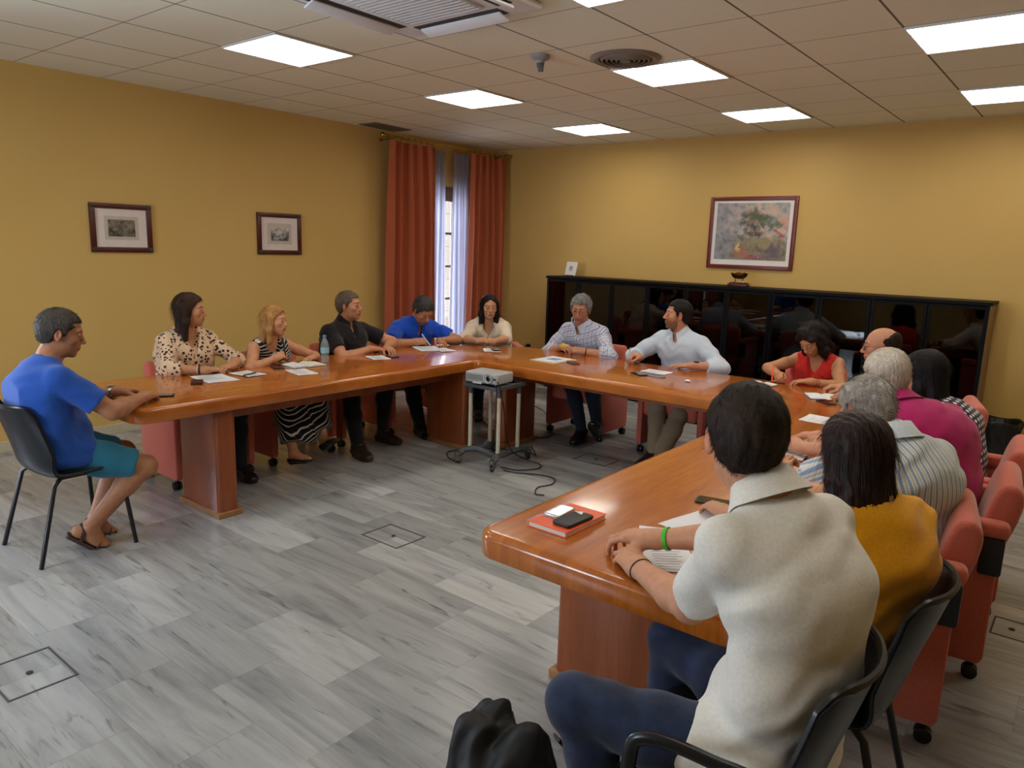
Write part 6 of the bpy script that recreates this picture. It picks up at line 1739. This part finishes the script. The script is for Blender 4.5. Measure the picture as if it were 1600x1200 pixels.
for v in bm.verts: v.co *= 1 + .14 * math.sin(v.co.x * 130) * math.cos(v.co.z * 160)
obj('cloth_body', bm, fabric('yellow_cloth', rgb(206, 176, 84)), t)
t.name = 'yellow_cloth'
# pale blue shirt
sheet(-2.62, 5.06, 2, 'white sheet in front of the man in the pale blue shirt', w=.21, h=.16); phone(-2.66, 4.86, 60, 'black phone left of the second phone before the pale blue shirt man', h=.14); phone(-2.53, 4.88, 75, 'white-edged phone right of the black phone before the pale blue shirt man', body=M_SILV)
pen((-2.97, 5.22, ZS + .008), (-2.985, 5.28, ZS + .13), 'silver pen upright in the right hand of the pale blue shirt man', (170, 172, 178))
t = thing('paper_scrap', 'small crumpled white paper scrap on the bare table, right of the two phones', 'paper scrap', (-2.26, 4.85, ZS)); bm = B(); ball(bm, .016, (0, 0, .008), (1.4, 1, .5), 10); obj('crumple', bm, M_PAPER, t)
# red top
openbook(-1.86, 5.14, -8, 'open notebook with white pages before the woman in red', .11, .17, .012, (120, 84, 120))
pen((-1.79, 5.23, ZS + .008), (-1.815, 5.30, ZS + .14), 'orange pen in the hand of the woman in red', (236, 92, 30), .0055)
# balding man
openbook(-1.36, 5.02, 30, 'white open notebook under the hands of the balding man with glasses', .11, .19, .008)
phone(-1.30, 4.84, 45, 'black phone in a case beside the balding man notebook'); pen((-1.30, 5.20, ZS + .02), (-1.20, 5.16, ZS + .11), 'white pen held by the balding man with glasses', (226, 226, 226))
# right arm
sheet(-1.12, 4.30, 90, 'white sheet in front of the woman in the polka dot dress'); sheet(-1.10, 3.70, 80, 'white sheet in front of the man in the magenta shirt', w=.15, h=.21)
openbook(-1.06, 3.44, 95, 'open notebook with a mauve page edge between the two nearest table users', .11, .16, .009, (120, 80, 104))
pen((-1.12, 3.56, ZS + .08), (-1.19, 3.66, ZS + .16), 'thick light blue pen with a black cap in the hand of the striped shirt man', (74, 150, 224), .009)
sheet(-.90, 2.95, 92, 'white sheet in front of the woman in mustard')
phone(-1.03, 2.53, -78, 'black phone on the bare wood beyond the man in the white polo')
sheet(-.955, 2.31, -12, 'white sheet with a sharp corner showing beside the shoulder of the white polo man', text=False)
t = thing('white_booklet', 'thin white booklet just behind the green wristband', 'booklet', (-1.03, 2.10, ZS), R(25)); bm = B(); box(bm, -.075, .075, -.05, .05, 0, .009, .002, 2); obj('pages', bm, M_PAPER, t)
sheet(-.93, 1.96, 40, 'white sheet under the forearms of the man in the white polo', w=.15, h=.21)
t = thing('orange_notebook', 'orange spiral notebook with thick pages at the near right table end', 'notebook', (-1.325, 1.985, ZS), R(-1))
bm = B(); box(bm, -.075, .08, -.12, .12, 0, .002); box(bm, -.076, .081, -.121, .121, .017, .0195, .001, 1); M_OR = plain('orange_cover', rgb(238, 92, 44), .35, .03); obj('cover', bm, M_OR, t)
bm = B(); box(bm, -.072, .077, -.117, .117, .002, .017, .001, 1); obj('pages', bm, M_PAGE, t)
bm = B()
for k in range(22): tube(bm, [(-.078 + .008 * math.cos(a), -.112 + k * .0107, .0105 + .0105 * math.sin(a)) for a in [i * PI / 6 for i in range(13)]], .0009, 5)
cc = obj('spiral_wire', bm, M_SILV, t)
phone(-1.365, 1.995, 3, 'white-framed phone lying on the orange notebook', body=M_SILV, w=.062, h=.115, z=.0198, th=.011)
t = thing('black_wallet', 'black wallet phone case with a silver corner, lying on the orange notebook', 'wallet', (-1.288, 1.965, ZS + .0198), R(-3))
bm = B(); prism(bm, rounded([(-.036, -.07), (.036, -.07), (.036, .07), (-.036, .07)], .008, 3), 0, .013, .004, 2); obj('leather', bm, plain('wallet_black', rgb(24, 24, 26), .5, .15, 60), t)
bm = B(); t2 = bmesh.new(); t2.faces.new([t2.verts.new(p) for p in ((-.034, .052, .0134), (-.008, .069, .0134), (.004, .040, .0134))]); addto(bm, t2); obj('silver_corner', bm, M_SILV, t)
# backpack on the floor
F = Field((-1.50, 1.0, .0), (-.75, 1.85, .50), .0075)
bx, by = -1.12, 1.42
I3 = (V3(1, 0, 0), V3(0, 1, 0), V3(0, 0, 1))
F.ell((bx, by, .16), I3, (.16, .15, .19), .05); F.ell((bx - .07, by - .04, .27), I3, (.075, .07, .14), .03); F.ell((bx + .05, by + .02, .26), I3, (.08, .09, .13), .03); F.ell((bx - .0, by - .08, .14), I3, (.16, .08, .14), .04)
F.cap((bx - .12, by - .02, .10), (bx - .07, by + .02, .38), .055, .035, .03); F.cap((bx + .06, by + .05, .12), (bx + .07, by + .01, .36), .07, .035, .025); F.cap((bx - .05, by + .04, .38), (bx + .0, by + .03, .33), .03, .03, .02)
F.func(lambda X, Y, Z: -.007 * np.sin(70 * X + 3 * noise3(X, Y, Z, 3, 12)) * (Z > .1) - .004 * noise3(X, Y, Z, 8, 40), (-1.5, 1.0, 0), (-.7, 1.9, .5))
F.half((0, 0, .004), (0, 0, -1), .004)
Vb, Qb = F.mesh(); Vb = relax(Vb, Qb, 1)
t = thing('backpack', 'black crumpled backpack standing on the floor at the bottom edge of the photo', 'backpack', (bx, by, 0))
np_mesh('bag_body', Vb - np.array([bx, by, 0], np.float32), Qb, plain('bag_nylon', rgb(13, 13, 15), .6, .1, 50), t)
for s in (-1, 1):
    bm = B(); tube(bm, [(s * .09, .12, .32), (s * .13, .19, .2), (s * .1, .15, .06)], .010, 8, 6, sq=(2, .6)); obj('strap', bm, M_BLK, t)
# ================================================================ light, world, camera
w = bpy.data.worlds.new('World'); bpy.context.scene.world = w; w.use_nodes = True
nt = w.node_tree; bg = nt.nodes['Background']
sky = node(nt, 'ShaderNodeTexSky', sky_type='NISHITA'); sky.sun_disc = False; sky.sun_elevation = R(50); sky.sun_rotation = R(120)
nt.links.new(sky.outputs[0], bg.inputs[0]); bg.inputs[1].default_value = .32
sun = bpy.data.lights.new('sun', 'SUN'); sun.energy = 3; sun.angle = R(2); sun.color = (1, .95, .86)
so = bpy.data.objects.new('sun', sun); COL.objects.link(so); so.rotation_euler = (R(40), 0, R(60))
def area(name, loc, rot, sx, sy, e, col):
    l = bpy.data.lights.new(name, 'AREA'); l.shape = 'RECTANGLE'; l.size = sx; l.size_y = sy; l.energy = e; l.color = col
    o = bpy.data.objects.new(name, l); COL.objects.link(o); o.location = loc; o.rotation_euler = rot; return o
area('daylight_window', (XL - .3, .35, 1.25), (0, R(-90), 0), 2.2, 1.35, 300, (.64, .80, 1))
area('daylight_window', (XL - .3, 6.55, 1.25), (0, R(-90), 0), 2.2, .85, 80, (.80, .87, 1))
area('daylight_window', (-3.8, YF - .25, 1.6), (R(90), 0, 0), 1.6, 1.4, 210, (.72, .85, 1))
cam = bpy.data.cameras.new('camera'); co = bpy.data.objects.new('camera', cam); COL.objects.link(co)
yaw, pitch, roll = -0.673592278, 0.185546455, 0.0316302782
fw = Vector((math.sin(yaw) * math.cos(pitch), math.cos(yaw) * math.cos(pitch), -math.sin(pitch)))
rt = Vector((math.cos(yaw), -math.sin(yaw), 0)); up = rt.cross(fw)
r2 = math.cos(roll) * rt + math.sin(roll) * up; u2 = -math.sin(roll) * rt + math.cos(roll) * up
Mc = Matrix((r2, u2, -fw)).transposed().to_4x4(); Mc.translation = (0, 0, 1.67); co.matrix_world = Mc
cam.sensor_width = 36; cam.lens = 1149.9137 / 1600 * 36; cam.clip_start = .05
bpy.context.scene.camera = co
vs = bpy.context.scene.view_settings
vs.view_transform = 'Standard'; vs.look = 'None'; vs.gamma = 1; vs.use_curve_mapping = False; vs.exposure = -.36
